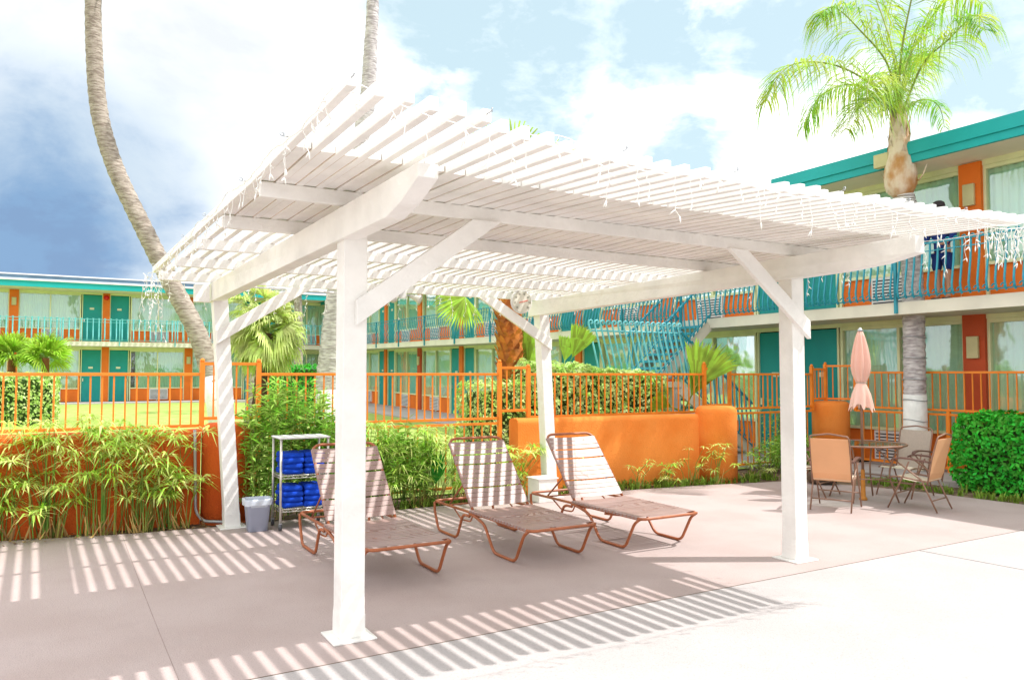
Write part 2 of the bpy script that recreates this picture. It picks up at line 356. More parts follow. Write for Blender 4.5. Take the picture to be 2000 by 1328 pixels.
# ------------------------------------------------------------------ pergola
SKX, SKZ = -.04, -.019
def sk(x, y, z): return (x+SKX*y-.012, y, z+SKZ*y) if y > 0 else (x-.012, y, z)
STAIN = mat('rust_stained_edge', (.66, .50, .34), .8, .2, 9)
perg = thing('pergola', (0, 0, 0), 'white painted timber pergola with slatted roof on four square posts', 'pergola')
PW = .075
corn = {'A': (-.015, 0), 'B': (3.97, 0), 'D': (0, 3.93), 'C': (3.97, 3.93)}
for k, (x, y) in corn.items():
    zt = 2.44+SKZ*y; lean = SKX*y*(1 if k != 'C' else .8)
    b = MB(); b.box(-PW, PW, -PW, PW, 0, 1); vs = b.v
    post = MB(); prof = [(0.012, 1.06), (.14, 1.05), (.18, 1.0), (zt, 1.0)]; base = []
    for z, s in prof:
        for sx, sy in ((-1, -1), (1, -1), (1, 1), (-1, 1)): base.append((x+lean*z/zt+sx*PW*s, y+sy*PW*s, z))
    fs = [(3, 2, 1, 0), (12, 13, 14, 15)]
    for i in range(3):
        for j in range(4): fs.append((i*4+j, i*4+(j+1) % 4, i*4+4+(j+1) % 4, i*4+4+j))
    post.add(base, fs); po = post.build('post', WOOD, perg, bevel=.006)
    MB().box(x-.135, x+.135, y-.135, y+.135, 0.0005, .0125).build('base_plate', WOOD, po, bevel=.003)
    # notched top tongue lapping the beam
    MB().box(x+lean-.03, x+lean+.072, y-.072, y+.072, zt-.002, zt+.075).build('post_tongue', WOOD, po, bevel=.004)
for x in (0, 3.97):
    b = MB(); w = .055; x0 = x-PW-.004; x1 = x0+2*w
    prof = [(-1.22, 2.63), (4.06, 2.63), (4.06, 2.435)]+([(-.78, 2.435), (-.98, 2.475), (-1.22, 2.56)] if x == 0 else [(-.62, 2.435), (-.95, 2.455), (-1.22, 2.50)])
    n = len(prof); b.add([(x0, y, z) for y, z in prof]+[(x1, y, z) for y, z in prof], [tuple(range(n)), tuple(reversed(range(n, 2*n)))]+[(i+n, (i+1) % n+n, (i+1) % n, i) for i in range(n)])
    b.xf(sk).build('beam', WOOD, perg, bevel=.005)
MB().box(-.25, -.10, 3.86, 3.92, 2.42, 2.60).xf(sk).build('beam_block', WOOD, perg, bevel=.004)
for y in (-.07, .95, 1.9, 2.9, 3.9):
    MB().box(-.585, 4.38, y-.019, y+.019, 2.6305, 2.7195).xf(sk).build('joist', WOOD, perg, bevel=.004)
SAGP = [(-.6, 0), (-.4, .02), (0, .035), (.3, .062), (.6, .092), (1.2, .098), (2.0, .10), (3.0, .095), (3.5, .088), (4.0, .06), (4.5, .03)]
def sagx(x):
    for (a, u), (b2, v) in zip(SAGP, SAGP[1:]):
        if x <= b2: return lerp(u, v, max(0, (x-a)/(b2-a)))
    return .03
def sagz(x, y): return -sagx(x)*max(0, -y/1.74)**1.15
nsl = 42; pitch = (4.39+.60)/(nsl-1)
rs = random.Random(3)
for i in range(nsl):
    x = -.60+i*pitch; yf = -1.74+rs.uniform(-.03, .02)+(.05 if 6 <= i < 26 else 0) - (.03 if i < 6 else 0)
    dz = rs.uniform(-.004, .004); yb = 4.06+rs.uniform(-.02, .02); w = .021
    wv = rs.uniform(-.008, .008)
    ys_ = (yf, -1.25, -.8, -.4, 0, yb); b = MB(); nr_ = len(ys_)
    b.add([(xx, yy, zz+sagz(x, yy)) for yy in ys_ for xx, zz in ((x-w, 2.72), (x+w, 2.72), (x+w, 2.782+dz), (x-w, 2.782+dz))], [(3, 2, 1, 0), tuple(nr_*4-4+q_ for q_ in range(4))]+[(i_*4+k_, i_*4+(k_+1) % 4, i_*4+4+(k_+1) % 4, i_*4+4+k_) for i_ in range(nr_-1) for k_ in range(4)])
    b.xf(lambda a, y, z: (a+wv*(1-(y/3)**2)*.5, y, z)).xf(sk).build('slat', WOOD, perg, bevel=.003)
for i in range(nsl-1):
    if rs.random() < .0: continue
    x = -.60+(i+.5)*pitch; w = pitch/2-.0220-rs.uniform(0, .0014)
    z0_ = 2.7245+rs.uniform(0, .004); ys_ = (-.86+rs.uniform(-.008, .008), -.4, 0, 1.0); xs_ = (x-w, x-w+.0045, x+w-.0045, x+w); b = MB()
    b.add([(xx, yy, z0_+sagz(x, yy)) for yy in ys_ for xx in xs_]+[(xx, yy, 2.762+sagz(x, yy)) for yy in ys_ for xx in xs_],
          [(r_*4+k_, r_*4+4+k_, r_*4+5+k_, r_*4+1+k_) for r_ in range(3) for k_ in range(3)]+[(16+r_*4+k_, 16+r_*4+1+k_, 16+r_*4+5+k_, 16+r_*4+4+k_) for r_ in range(3) for k_ in range(3)]
          +[(k_, k_+1, 17+k_, 16+k_) for k_ in range(3)]+[(12+k_, 28+k_, 29+k_, 13+k_) for k_ in range(3)]+[(r_*4, 16+r_*4, 20+r_*4, 4+r_*4) for r_ in range(3)]+[(3+r_*4, 7+r_*4, 23+r_*4, 19+r_*4) for r_ in range(3)])
    fo = b.xf(sk).build('filler_board', WOOD, perg); fo.data.materials.append(STAIN)
    for pi_ in list(range(0, 9)):
        if pi_ % 3 != 1: fo.data.polygons[pi_].material_index = 1
    for pi_ in range(24, 30): fo.data.polygons[pi_].material_index = 1
def brace(x0, z0, x1, z1, y, h=.125, w=.045):
    """board from a vertical cut at x0 (centre height z0) up to a horizontal cut at z1"""
    dx, dz = x1-x0, z1-z0; L_ = math.hypot(dx, dz); sg = 1 if dx > 0 else -1; v = h/2*L_/abs(dx); hz = h/2*L_/dz
    pts = [(x0, z0-v), (x0, z0+v), (x1-sg*hz, z1), (x1+sg*hz, z1)]; b = MB(); n = 4
    b.add([(x, y-w/2, z) for x, z in pts]+[(x, y+w/2, z) for x, z in pts], [(0, 1, 2, 3), (7, 6, 5, 4)]+[((k+1) % n, k, k+n, (k+1) % n+n) for k in range(n)])
    b.build('knee_brace', WOOD, perg, bevel=.004)
brace(-.02, 1.975, .88, 2.628, -.098); brace(4.075, 1.985, 3.22, 2.628, -.098)
brace(-.20, 1.985, .68, 2.55, 3.83); brace(3.93, 1.985, 2.98, 2.55, 3.83)
# metal hooks
hk = MB()
for i in (0, 5, 11, 17, 24, 29, 34, 41):
    c = Vector(sk(-.60+i*pitch, -1.765, 2.755-sagx(-.6+i*pitch))); pts = [c+Vector((0, -.0, 0)), c+Vector((0, -.02, .0))]
    for k in range(7): t = k/6*5.0; pts.append(c+Vector((.003*k, -.026-.011*math.sin(t), .011-.011*math.cos(t))))
    MB().tube(pts, .0025, 5).build('hook', GREYM, perg, smooth=True)
for y in (-.9, .1, 1.2, 2.1, 3.0, 3.8):
    c = Vector(sk(-.625, y, 2.755)); pts = [c, c+Vector((-.02, 0, 0))]
    for k in range(7): t = k/6*5.0; pts.append(c+Vector((-.028-.011*math.sin(t), .003*k, .011-.011*math.cos(t))))
    MB().tube(pts, .0025, 5).build('hook', GREYM, perg, smooth=True)

# ------------------------------------------------------------------ icicle light strings
def bulb(b, p, d):
    d = d.normalized(); b.tube([p, p+d*.008, p+d*.020, p+d*.036], [.003, .0042, .004, .001], 5)
def icicle(name, p0, p1, n, lmin, lmax, label, rr, sag=.04, dense=1.0, zf=None):
    t0 = thing(name, p0, label, 'string lights'); p0 = Vector(p0); p1 = Vector(p1); along = (p1-p0); L = along.length; along.normalize()
    out_ = along.cross(Vector((0, 0, 1))); pts = []
    m = n*2
    for i in range(m+1):
        t = i/m; z = -sag*abs(math.sin(t*PI*max(1, round(L/1.0)))); pts.append(p0.lerp(p1, t)+Vector((0, 0, z+(zf(p0.lerp(p1, t).x) if zf else 0)))+out_*rr.uniform(-.008, .008))
    MB().tube(pts, .0026, 5).build('wire', BULB, t0, smooth=True)
    for i in range(n):
        t = (i+.5+rr.uniform(-.3, .3))/n; k = min(m-1, int(t*m)); c = pts[k].copy()
        l = rr.uniform(lmin, lmax); b = MB(); q = [c]; p = c.copy(); steps = max(3, int(l/.045)); dr = Vector((0, 0, 0))
        for s in range(steps):
            side = (1 if s % 2 else -1)
            p = p+Vector((0, 0, -l/steps*rr.uniform(.6, 1.2)))+along*side*rr.uniform(.004, .022)+out_*rr.uniform(-.015, .015)+dr; dr += along*rr.uniform(-.004, .004)
            q.append(p.copy())
            if rr.random() < .62: bulb(b, p, along*rr.uniform(-1, 1)+out_*rr.uniform(-.6, .6)+Vector((0, 0, -rr.uniform(.2, .9))))
        bulb(b, p, Vector((rr.uniform(-.4, .4), rr.uniform(-.4, .4), -1)))
        b.tube(q, .0019, 4, caps=False); b.build('light_strand', BULB, t0, smooth=True)
    return t0
rr = random.Random(11)
icicle('icicle_lights', sk(-.62, -1.80, 2.74), sk(4.42, -1.80, 2.74), 44, .06, .22, 'white icicle light string drooping along the front ends of the pergola slats', rr, .07, zf=lambda x: -sagx(x))
icicle('icicle_lights', sk(-.66, -1.74, 2.72), sk(-.66, 4.08, 2.72), 40, .05, .22, 'white icicle light string along the left edge of the pergola roof', rr)
icicle('icicle_lights', sk(-.60, 4.10, 2.70), sk(4.4, 4.10, 2.70), 34, .10, .36, 'white icicle light string hanging from the back edge of the pergola', rr)
icicle('icicle_lights', sk(4.43, -1.70, 2.70), sk(4.43, 4.0, 2.70), 34, .10, .34, 'white icicle light string hanging from the right edge of the pergola', rr)
icicle('icicle_lights', sk(3.9, -1.70, 2.68), sk(4.48, -1.76, 2.70), 24, .12, .34, 'tangled bunch of white icicle lights at the right front roof corner', rr, .02, zf=lambda x: -sagx(x))
icicle('icicle_lights', sk(-.75, 3.7, 2.66), sk(-.50, 4.15, 2.64), 10, .25, .75, 'tangled bunch of white icicle lights at the far left roof corner', rr, .02)
# ------------------------------------------------------------------ thermometer, floodlights, conduit
th = thing('dial_thermometer', (3.44, 3.74, 2.50), 'round white dial thermometer with red needle on the pergola brace', 'thermometer')
def disc(c, r, y0, y1, seg=32):
    b = MB(); base = []; n = seg
    for y in (y0, y1):
        for k in range(n): t = 2*PI*k/n; base.append((c[0]+r*math.cos(t), y, c[1]+r*math.sin(t)))
    b.add(base, [tuple(range(n)), tuple(reversed(range(n, 2*n)))]+[(k+n, (k+1) % n+n, (k+1) % n, k) for k in range(n)]); return b
tcx, tcz = 3.44, 2.515
disc((tcx, tcz), .150, 3.75, 3.785).build('case', WHITE, th, bevel=.004)
disc((tcx, tcz), .138, 3.745, 3.752).build('dial_face', mat('cream_dial', (.72, .70, .60), .5), th)
tk = MB(); MK = mat('dial_marks', (.36, .36, .30), .6)
for k in range(11):
    t = R(225-k*27); c = Vector((tcx+.108*math.cos(t), 3.742, tcz+.108*math.sin(t))); tk.box(c.x-.013, c.x+.013, 3.741, 3.744, c.z-.009, c.z+.009) if 0 else None
def digit(b, ch, x, z, s):
    segs = {'0': 'abcdef', '1': 'bc', '2': 'abged', '4': 'fgbc', '6': 'afgecd', '8': 'abcdefg'}[ch]; w = s*.55; h = s
    P = {'a': (0, h/2, w/2, 0), 'd': (0, -h/2, w/2, 0), 'g': (0, 0, w/2, 0), 'b': (w/2, h/4, 0, h/4), 'c': (w/2, -h/4, 0, h/4), 'f': (-w/2, h/4, 0, h/4), 'e': (-w/2, -h/4, 0, h/4)}
    for q in segs:
        cx, cz, hx, hz = P[q]; b.box(x+cx-hx-.0012, x+cx+hx+.0012, 3.742, 3.7448, z+cz-hz-.0012, z+cz+hz+.0012)
for i, num in enumerate(['20', '0', '20', '40', '60', '80', '100', '120']):
    t = R(225-i*38); x = tcx+.105*math.cos(t); z = tcz+.105*math.sin(t); n = len(num)
    for j, ch in enumerate(num): digit(tk, ch, x+(j-(n-1)/2)*.0145, z, .019)
for k in range(31):
    t = R(225-k*9); tk.bar((tcx+.126*math.cos(t), 3.7435, tcz+.126*math.sin(t)), (tcx+.134*math.cos(t), 3.7435, tcz+.134*math.sin(t)), .003, .002, (0, 1, 0))
tk.build('scale_numerals', MK, th)
MB().bar((tcx-.045, 3.7395, tcz-.012), (tcx+.085, 3.7395, tcz+.022), .003, .008, (0, 0, 1)).build('needle', NEEDLE, th)
fl = thing('floodlight', (1.86, 3.86, 2.52), 'twin lamp white floodlight fixed under the back of the pergola', 'floodlight')
MB().box(1.82, 1.91, 3.83, 3.87, 2.49, 2.585).build('junction_box', WHITE, fl, bevel=.004)
for sx, nm in ((-1, 0), (1, 0)):
    c = Vector((1.865+sx*.05, 3.82, 2.53)); d = Vector((sx*.75, -.6, -.35)).normalized()
    MB().tube([c, c+d*.04], .014, 10).build('swivel_arm', GREYM, fl, smooth=True)
    MB().tube([c+d*.035, c+d*.06, c+d*.11, c+d*.16, c+d*.175, c+d*.178], [.02, .026, .035, .058, .052, .0], 18).build('lamp_bulb', mat('frosted_bulb', (.62, .62, .56), .3, coat=.5), fl, smooth=True)
cd = MB(); cd.tube([(1.82, 3.88, 2.50), (.9, 3.88, 2.52), (-.1, 3.88, 2.535)], .011, 8)
tag(cd.build('conduit', WHITE, None, smooth=True), 'white electrical conduit running along the back joist to the floodlight', 'conduit')
pp_ = MB(); pp_.tube(fillet([(-.32, 4.36, 1.0), (-.30, 4.34, .12), (-.24, 4.25, .03), (.0, 4.06, .03)], .08), .016, 8)
tag(pp_.build('grey_pipe', GUT, None, smooth=True), 'grey pipe bending from the low orange wall to the back left post', 'pipe')
MB().box(0, .1, 0, .1, 0, .1)
wbx = thing('utility_box', (3.73, 3.73, 0), 'small white box standing at the foot of the back right post', 'box')
MB().box(3.59, 3.86, 3.59, 3.86, 0, .285).build('box_body', WOOD, wbx, bevel=.006); MB().box(3.575, 3.875, 3.575, 3.875, .2855, .30).build('lid', WOOD, wbx, bevel=.004)

# ------------------------------------------------------------------ sun loungers
def make_lounger():
    L = thing('sun_lounger', (0, 0, 0), 'x', 'sun lounger', 'strap sun loungers under the pergola')
    W2 = .335; r = .0135; H = .305
    # side profile along y (0 = foot end)
    f = MB()
    for sx in (-1, 1):
        x = sx*W2
        rail = fillet([(x, .02, H-.002), (x, 1.86, H-.012)], .05)
        f.tube(rail, r, 8)
    f.tube(fillet([(-W2, .16, H), (-W2, 0, H), (W2, 0, H), (W2, .16, H)], .07), r, 8)
    f.tube(fillet([(-W2, 1.7, H-.01), (-W2, 1.92, H-.012), (W2, 1.92, H-.012), (W2, 1.7, H-.01)], .07), r, 8)
    for y in (.55, 1.02): f.tube([(-W2, y, H-.03), (0, y, H-.085), (W2, y, H-.03)], r*.8, 8)
    f.build('frame', RUSTF, L, smooth=True)
    for sx in (-1, 1):
        x = sx*(W2+.004)
        for pts in ([(x, .03, H-.005), (x, .10, H-.05), (x, .24, .014), (x, .62, .014), (x, .80, .235), (x, .98, .275), (x, 1.10, H-.02)],
                    [(x, 1.10, H-.045), (x, 1.24, H-.045), (x, 1.37, .014), (x, 1.80, .014), (x, 1.90, .20), (x, 1.90, H-.02)]):
            MB().tube(fillet(pts, .06, 5), r, 8).build('leg', RUSTF, L, smooth=True)
    # backrest
    a = math.atan2(.57, .50); hy, hz = 1.10, H+.01; Lb = .84
    def bp(x, s, o=0): return (x, hy+s*math.cos(a)-o*math.sin(a), hz+s*math.sin(a)+o*math.cos(a))
    g = MB(); wb_ = W2-.03
    g.tube(fillet([bp(-wb_, 0), bp(-wb_, Lb), bp(wb_, Lb), bp(wb_, 0)], .10, 6), r, 8)
    g.build('backrest_frame', RUSTF, L, smooth=True)
    sp = MB()
    for sx in (-1, 1): sp.tube([bp(sx*wb_, .30), (sx*wb_, 1.62, H-.015)], .009, 6)
    sp.tube([(-wb_, 1.62, H-.015), (wb_, 1.62, H-.015)], .009, 6); sp.build('backrest_prop', RUSTF, L, smooth=True)
    for sx in (-1, 1):
        x = sx*(W2-.02); MB().tube(fillet([(x, 1.08, H-.03), (x, 1.12, H-.10), (x, 1.32, H-.11), (x, 1.50, H-.02)], .04, 4), .008, 6).build('ratchet_bracket', RUSTF, L, smooth=True)
    def strap(b, c0, c1, nrm, tdir, w, wrap=True):
        # ribbon with a slight sag between two rails
        c0 = Vector(c0); c1 = Vector(c1); nrm = Vector(nrm); tdir = Vector(tdir).normalized(); n = 6; th_ = .0022
        rows = []
        for i in range(n+1):
            t = i/n; c = c0.lerp(c1, t)+nrm*(r+.001-.010*math.sin(PI*t)); rows.append(c)
        ex = (c1-c0).normalized()
        rows = [c0-ex*(r+.002)-nrm*.006, c0-ex*(r*.8)+nrm*(r*.75)]+rows+[c1+ex*(r*.8)+nrm*(r*.75), c1+ex*(r+.002)-nrm*.006]
        vs = []
        for c in rows: vs += [c-tdir*w/2, c+tdir*w/2, c+tdir*w/2+nrm*th_, c-tdir*w/2+nrm*th_]
        fs = []
        for i in range(len(rows)-1):
            for k in range(4): fs.append((i*4+k, i*4+(k+1) % 4, i*4+4+(k+1) % 4, i*4+4+k))
        fs += [(3, 2, 1, 0), tuple(len(vs)-4+k for k in range(4))]; b.add(vs, fs)
    s = MB(); n = 20
    rz = random.Random(5)
    for i in range(n):
        y = .075+i*.0525; strap(s, (-W2, y, H), (W2, y+rz.uniform(-.003, .003), H), (0, 0, 1), (0, 1, rz.uniform(-.06, .06)), .042)
    s.build('seat_straps', VINYL, L)
    s = MB(); nrm = (0, -math.sin(a), math.cos(a)); td = (0, math.cos(a), math.sin(a)); k = 0; sy = .05
    for i in range(14):
        gap = .052 + (.012 if i in (3, 8, 10) else 0)
        strap(s, bp(-wb_, sy), bp(wb_, sy+rz.uniform(-.003, .003)), nrm, td, .047); sy += gap
    s.build('backrest_straps', VINYL, L)
    return L
L0 = make_lounger()
lab = ['rust framed strap lounger nearest the towel cart, partly hidden by the front post',
       'rust framed strap lounger in the middle of the row under the pergola, backrest raised',
       'rust framed strap lounger standing half in sun in front of the small white box']
for i, (x, y, a) in enumerate([(.74, .84, 0), (2.13, .84, 0), (3.27, .80, 0)]):
    o = L0 if i == 0 else copy_tree(L0); o.location = (x, y, 0); o.rotation_euler = (0, 0, a); o['label'] = lab[i]

# ------------------------------------------------------------------ towel cart, towels, bin
rk = thing('wire_shelf_cart', (.63, 3.62, 0), 'wheeled chrome wire shelf cart holding folded blue towels', 'cart')
x0, x1, y0, y1 = .39, .88, 3.46, 3.80
for x in (x0, x1):
    for y in (y0, y1):
        q = MB().tube([(x, y, .075), (x, y, .93)], .0125, 10).build('upright', CHROME, rk, smooth=True)
        c = MB(); c.tube([(x-.012, y, .034), (x+.012, y, .034)], .034, 16); c.build('caster_wheel', mat('dark_rubber', (.08, .08, .09), .7), q, smooth=True)
        MB().bar((x, y, .04), (x, y, .078), .03, .02, (0, 1, 0)).build('caster_fork', GREYM, q)
def wshelf(z, top=False):
    b = MB()
    for (a, c) in (((x0, y0), (x1, y0)), ((x1, y0), (x1, y1)), ((x1, y1), (x0, y1)), ((x0, y1), (x0, y0))):
        b.tube([(*a, z), (*c, z)], .004, 6); b.tube([(*a, z-.028), (*c, z-.028)], .004, 6)
        n = 10; pts = [Vector((lerp(a[0], c[0], i/n), lerp(a[1], c[1], i/n), z-(.028 if i % 2 else 0))) for i in range(n+1)]; b.tube(pts, .003, 5)
    for i in range(1, 22): x = lerp(x0, x1, i/22); b.tube([(x, y0, z+.003), (x, y1, z+.003)], .002, 4)
    b.build('wire_shelf', CHROME, rk, smooth=True)
wshelf(.215); wshelf(.555)
MB().box(x0-.02, x1+.02, y0-.02, y1+.02, .9305, .948).build('top_shelf', WHITE, rk, bevel=.006)
def towel(cx, cy, z, w, d, h, seed):
    rz = random.Random(seed); bm = bmesh.new(); bmesh.ops.create_cube(bm, size=1)
    for v in bm.verts: v.co = Vector((v.co.x*w, v.co.y*d, v.co.z*h))
    bmesh.ops.bevel(bm, geom=bm.edges[:], offset=h*.42, segments=3, affect='EDGES', profile=.5)
    bmesh.ops.subdivide_edges(bm, edges=[e for e in bm.edges if e.calc_length() > .08], cuts=4, use_grid_fill=True)
    for v in bm.verts:
        n = noise.noise(Vector((v.co.x*9+seed*3, v.co.y*9, v.co.z*20)))
        v.co += Vector((n*.010, n*.008, n*.006))
    me = bpy.data.meshes.new('folded_towel'); bm.to_mesh(me); bm.free(); me.polygons.foreach_set('use_smooth', [True]*len(me.polygons)); me.materials.append(BLUE)
    o = bpy.data.objects.new('folded_towel', me); COL.objects.link(o); o.location = (cx, cy, z+h/2); o.rotation_euler = (0, 0, rz.uniform(-.06, .06)); return o
pos = {1: 'bottom', 2: 'second from the bottom', 3: 'third from the bottom', 4: 'topmost'}
for sh, (z0, hs) in enumerate(((.222, .056), (.562, .056))):
    for col in range(2):
        z = z0
        for k in range(4):
            h = hs*(1+.12*math.sin(k*3+col+sh)); w = .215
            o = towel(x0+.130+col*.228+(k % 2)*.006, (y0+y1)/2-.006*(k % 3), z, w, .31, h*1.02, sh*20+col*7+k); z += h*.98
            tag(o, 'blue towel, %s in the %s stack on the cart\'s %s shelf' % (pos[k+1], ('left', 'right')[col], ('lower', 'upper')[sh]), 'towel', 'folded blue towels on the wire cart')
bn = thing('waste_bin', (.19, 3.60, 0), 'grey blue plastic waste bin with clear liner beside the towel cart', 'bin')
def rrect(w, d, r, z, n=5, c=(.19, 3.60)):
    o = []
    for qx, qy, a0 in ((1, 1, 0), (-1, 1, 90), (-1, -1, 180), (1, -1, 270)):
        for k in range(n+1): t = R(a0+90*k/n); o.append((c[0]+qx*(w/2-r)+r*math.cos(t), c[1]+qy*(d/2-r)+r*math.sin(t), z))
    return o
b = MB(); rings = [rrect(.19, .15, .035, 0.002), rrect(.245, .20, .04, .30), rrect(.265, .22, .045, .302), rrect(.27, .225, .045, .325), rrect(.255, .21, .042, .325), rrect(.235, .19, .04, .29), rrect(.18, .14, .03, .02)]
n = len(rings[0]); vs = [v for r_ in rings for v in r_]; fs = [tuple(reversed(range(n))), tuple(range(6*n, 7*n))]
for i in range(6):
    for k in range(n): fs.append((i*n+k, i*n+(k+1) % n, i*n+n+(k+1) % n, i*n+n+k))
b.add(vs, fs); b.build('bin_body', BINM, bn, smooth=True)
b = MB(); rings = [rrect(.272, .227, .046, .27), rrect(.278, .232, .048, .31), rrect(.275, .23, .046, .332), rrect(.25, .205, .04, .333), rrect(.235, .19, .04, .25)]
vs = []
for i, r_ in enumerate(rings):
    for k, v in enumerate(r_): j = noise.noise(Vector((v[0]*40, v[1]*40, i*2))); vs.append((v[0]+j*.004, v[1]+j*.004, v[2]+(j*.014 if i == 0 else j*.003)))
fs = []
for i in range(4):
    for k in range(n): fs.append((i*n+k, i*n+(k+1) % n, i*n+n+(k+1) % n, i*n+n+k))
b.add(vs, fs); b.build('bin_liner', LINER, bn, smooth=True)

# ------------------------------------------------------------------ patio table, umbrella, chairs
TX, TY = 7.31, 1.74
tb = thing('patio_table', (TX, TY, 0), 'round glass topped patio table with bronze legs between the sling chairs', 'table')
b = MB(); b.lathe([(.50, .712), (.505, .714), (.505, .718), (.50, .72)], (TX, TY, 0), 40); b.build('glass_top', TGLASS, tb)
MB().tube([(TX+.515*math.cos(t), TY+.515*math.sin(t), .715) for t in [2*PI*k/40 for k in range(40)]], .012, 8, closed=True).build('table_rim', BRONZE, tb, smooth=True)
MB().tube([(TX+.30*math.cos(t), TY+.30*math.sin(t), .30) for t in [2*PI*k/30 for k in range(30)]], .008, 8, closed=True).build('leg_ring', BRONZE, tb, smooth=True)
for k in range(4):
    t = R(20+90*k); c, s = math.cos(t), math.sin(t)
    MB().tube(fillet([(TX+.48*c, TY+.48*s, .70), (TX+.40*c, TY+.40*s, .66), (TX+.30*c, TY+.30*s, .35), (TX+.42*c, TY+.42*s, .01)], .1), .011, 8).build('leg', BRONZE, tb, smooth=True)
um = thing('closed_umbrella', (TX, TY, 0), 'closed faded pink patio umbrella tied around its pole', 'umbrella')
MB().tube([(TX, TY, .02), (TX, TY, 2.14)], .017, 12).build('pole', BRONZE, um, smooth=True)
b = MB(); b.lathe([(.05, 0.001), (.05, .02), (.03, .05), (.026, .22), (.024, .38), (.02, .39)], (TX, TY, 0), 16).build('pole_sleeve', mat('ochre_plastic', (.60, .24, .04), .5), um, smooth=True)
b = MB(); prof = [(.028, 2.15), (.05, 2.08), (.078, 1.95), (.098, 1.82), (.105, 1.70), (.092, 1.60), (.062, 1.52), (.055, 1.49)]
b.lathe(prof, (TX, TY, 0), 56, flute=.17, nf=8); b.build('canopy', PINK, um, smooth=True)
b = MB(); base = []; nn = 64; rows = [(.056, 1.488, 0), (.075, 1.44, .15), (.105, 1.36, .3), (.125, 1.25, .5), (.135, 1.19, .7)]
for r_, z, fl_ in rows:
    for k in range(nn):
        t = 2*PI*k/nn; q = r_*(1+.28*fl_*math.cos(8*t)); zz = z-(.07*max(0, math.cos(8*t))*(fl_**2)*1.6); base.append((TX+q*math.cos(t), TY+q*math.sin(t), zz+(.03*math.sin(t*2+1) if fl_ > .6 else 0)))
fs = []
for i in range(4):
    for k in range(nn): fs.append((i*nn+k, i*nn+(k+1) % nn, i*nn+nn+(k+1) % nn, i*nn+nn+k))
b.add(base, fs); b.build('canopy_skirt', PINK, um, smooth=True)
MB().tube([(TX+.062*math.cos(t), TY+.062*math.sin(t), 1.495+.004*math.sin(t)) for t in [2*PI*k/24 for k in range(24)]], .006, 6, closed=True).build('tie_strap', mat('grey_strap', (.5, .42, .36), .7), um, smooth=True)
MB().lathe([(.02, 2.15), (.035, 2.155), (.035, 2.17), (.018, 2.185), (.012, 2.20)], (TX, TY, 0), 16).build('finial', GREYM, um, smooth=True)
def make_chair():
    c = thing('sling_chair', (0, 0, 0), 'x', 'patio chair', 'sling patio chairs round the table')
    w = .245; r = .0105
    # faces +y ; seat front y=+.22, back y=-.20
    for s in (-1, 1):
        x = s*w
        MB().tube(fillet([(x, -.20, .36), (x, .17, .40), (x, .25, .385)], .05), r, 8).build('seat_rail', BRONZE, c, smooth=True)
        MB().tube(fillet([(s*(w+.022), .27, .01), (s*(w+.022), .06, .42), (s*(w+.022), -.0, .60)], .1), r, 8).build('leg', BRONZE, c, smooth=True) if 0 else None
        MB().tube([(s*(w+.02), .29, .008), (s*(w+.02), .10, .40), (s*(w+.02), .02, .59)], r, 8).build('leg', BRONZE, c, smooth=True)
        MB().tube([(s*(w+.005), -.30, .008), (s*(w+.005), -.12, .38), (s*(w+.015), .20, .60)], r, 8).build('leg', BRONZE, c, smooth=True)
        a = MB(); ring = []; P = [(-.24, .60), (-.15, .612), (.0, .628), (.12, .632), (.20, .618), (.235, .600)]
        ws = [.018, .024, .027, .030, .034, .020]
        vs = []
        for (y, z), hw in zip(P, ws): vs += [(s*(w+.02)-hw, y, z-.012), (s*(w+.02)+hw, y, z-.012), (s*(w+.02)+hw*.8, y, z+.008), (s*(w+.02)-hw*.8, y, z+.008)]
        fs = [(3, 2, 1, 0), (20, 21, 22, 23)]
        for i in range(5):
            for k in range(4): fs.append((i*4+k, i*4+(k+1) % 4, i*4+4+(k+1) % 4, i*4+4+k))
        a.add(vs, fs); a.build('armrest', ARMM, c, bevel=.005)
    MB().tube([(-w-.02, .20, .19), (w+.02, .20, .19)], r*.8, 8).build('front_stretcher', BRONZE, c, smooth=True)
    MB().tube([(-w, -.235, .14), (w, -.235, .14)], r*.8, 8).build('rear_stretcher', BRONZE, c, smooth=True)
    MB().tube(fillet([(-w, -.19, .33), (-w, -.24, .62), (-w, -.312, .865), (-w+.015, -.322, .905), (0, -.332, .935), (w-.015, -.322, .905), (w, -.312, .865), (w, -.24, .62), (w, -.19, .33)], .03, 3), r, 8).build('back_frame', BRONZE, c, smooth=True)
    def panel(rows, m, name):
        b = MB(); n = len(rows)
        for side in (0, 1):
            for (y, z, hw) in rows: b.v += [(-hw, y-side*.004, z-side*.004), (hw, y-side*.004, z-side*.004)]
        for side in (0, 1):
            o_ = side*2*n
            for i in range(n-1): f_ = (o_+2*i, o_+2*i+1, o_+2*i+3, o_+2*i+2); b.f.append(f_ if side else tuple(reversed(f_)))
        for i in range(n-1): b.f.append((2*i, 2*i+2, 2*n+2*i+2, 2*n+2*i)); b.f.append((2*i+1, 2*n+2*i+1, 2*n+2*i+3, 2*i+3))
        b.f.append((0, 2*n, 2*n+1, 1)); b.f.append((2*n-2, 2*n-1, 4*n-1, 4*n-2))
        return b.build(name, m, c, smooth=False)
    panel([(-.19, .375, w-.012), (-.05, .355, w-.006), (.10, .375, w-.006), (.20, .398, w-.012), (.245, .385, w-.012)], mat('cream_sling', (.84, .76, .60), .8, .06, 7, trans=.2, bump=.4, bscale=260), 'seat_sling')
    panel([(-.175, .36, w-.014), (-.215, .45, w-.010), (-.245, .60, w-.008), (-.285, .76, w-.010), (-.318, .875, w-.014)], TANS, 'back_sling')
    return c
c0 = make_chair()
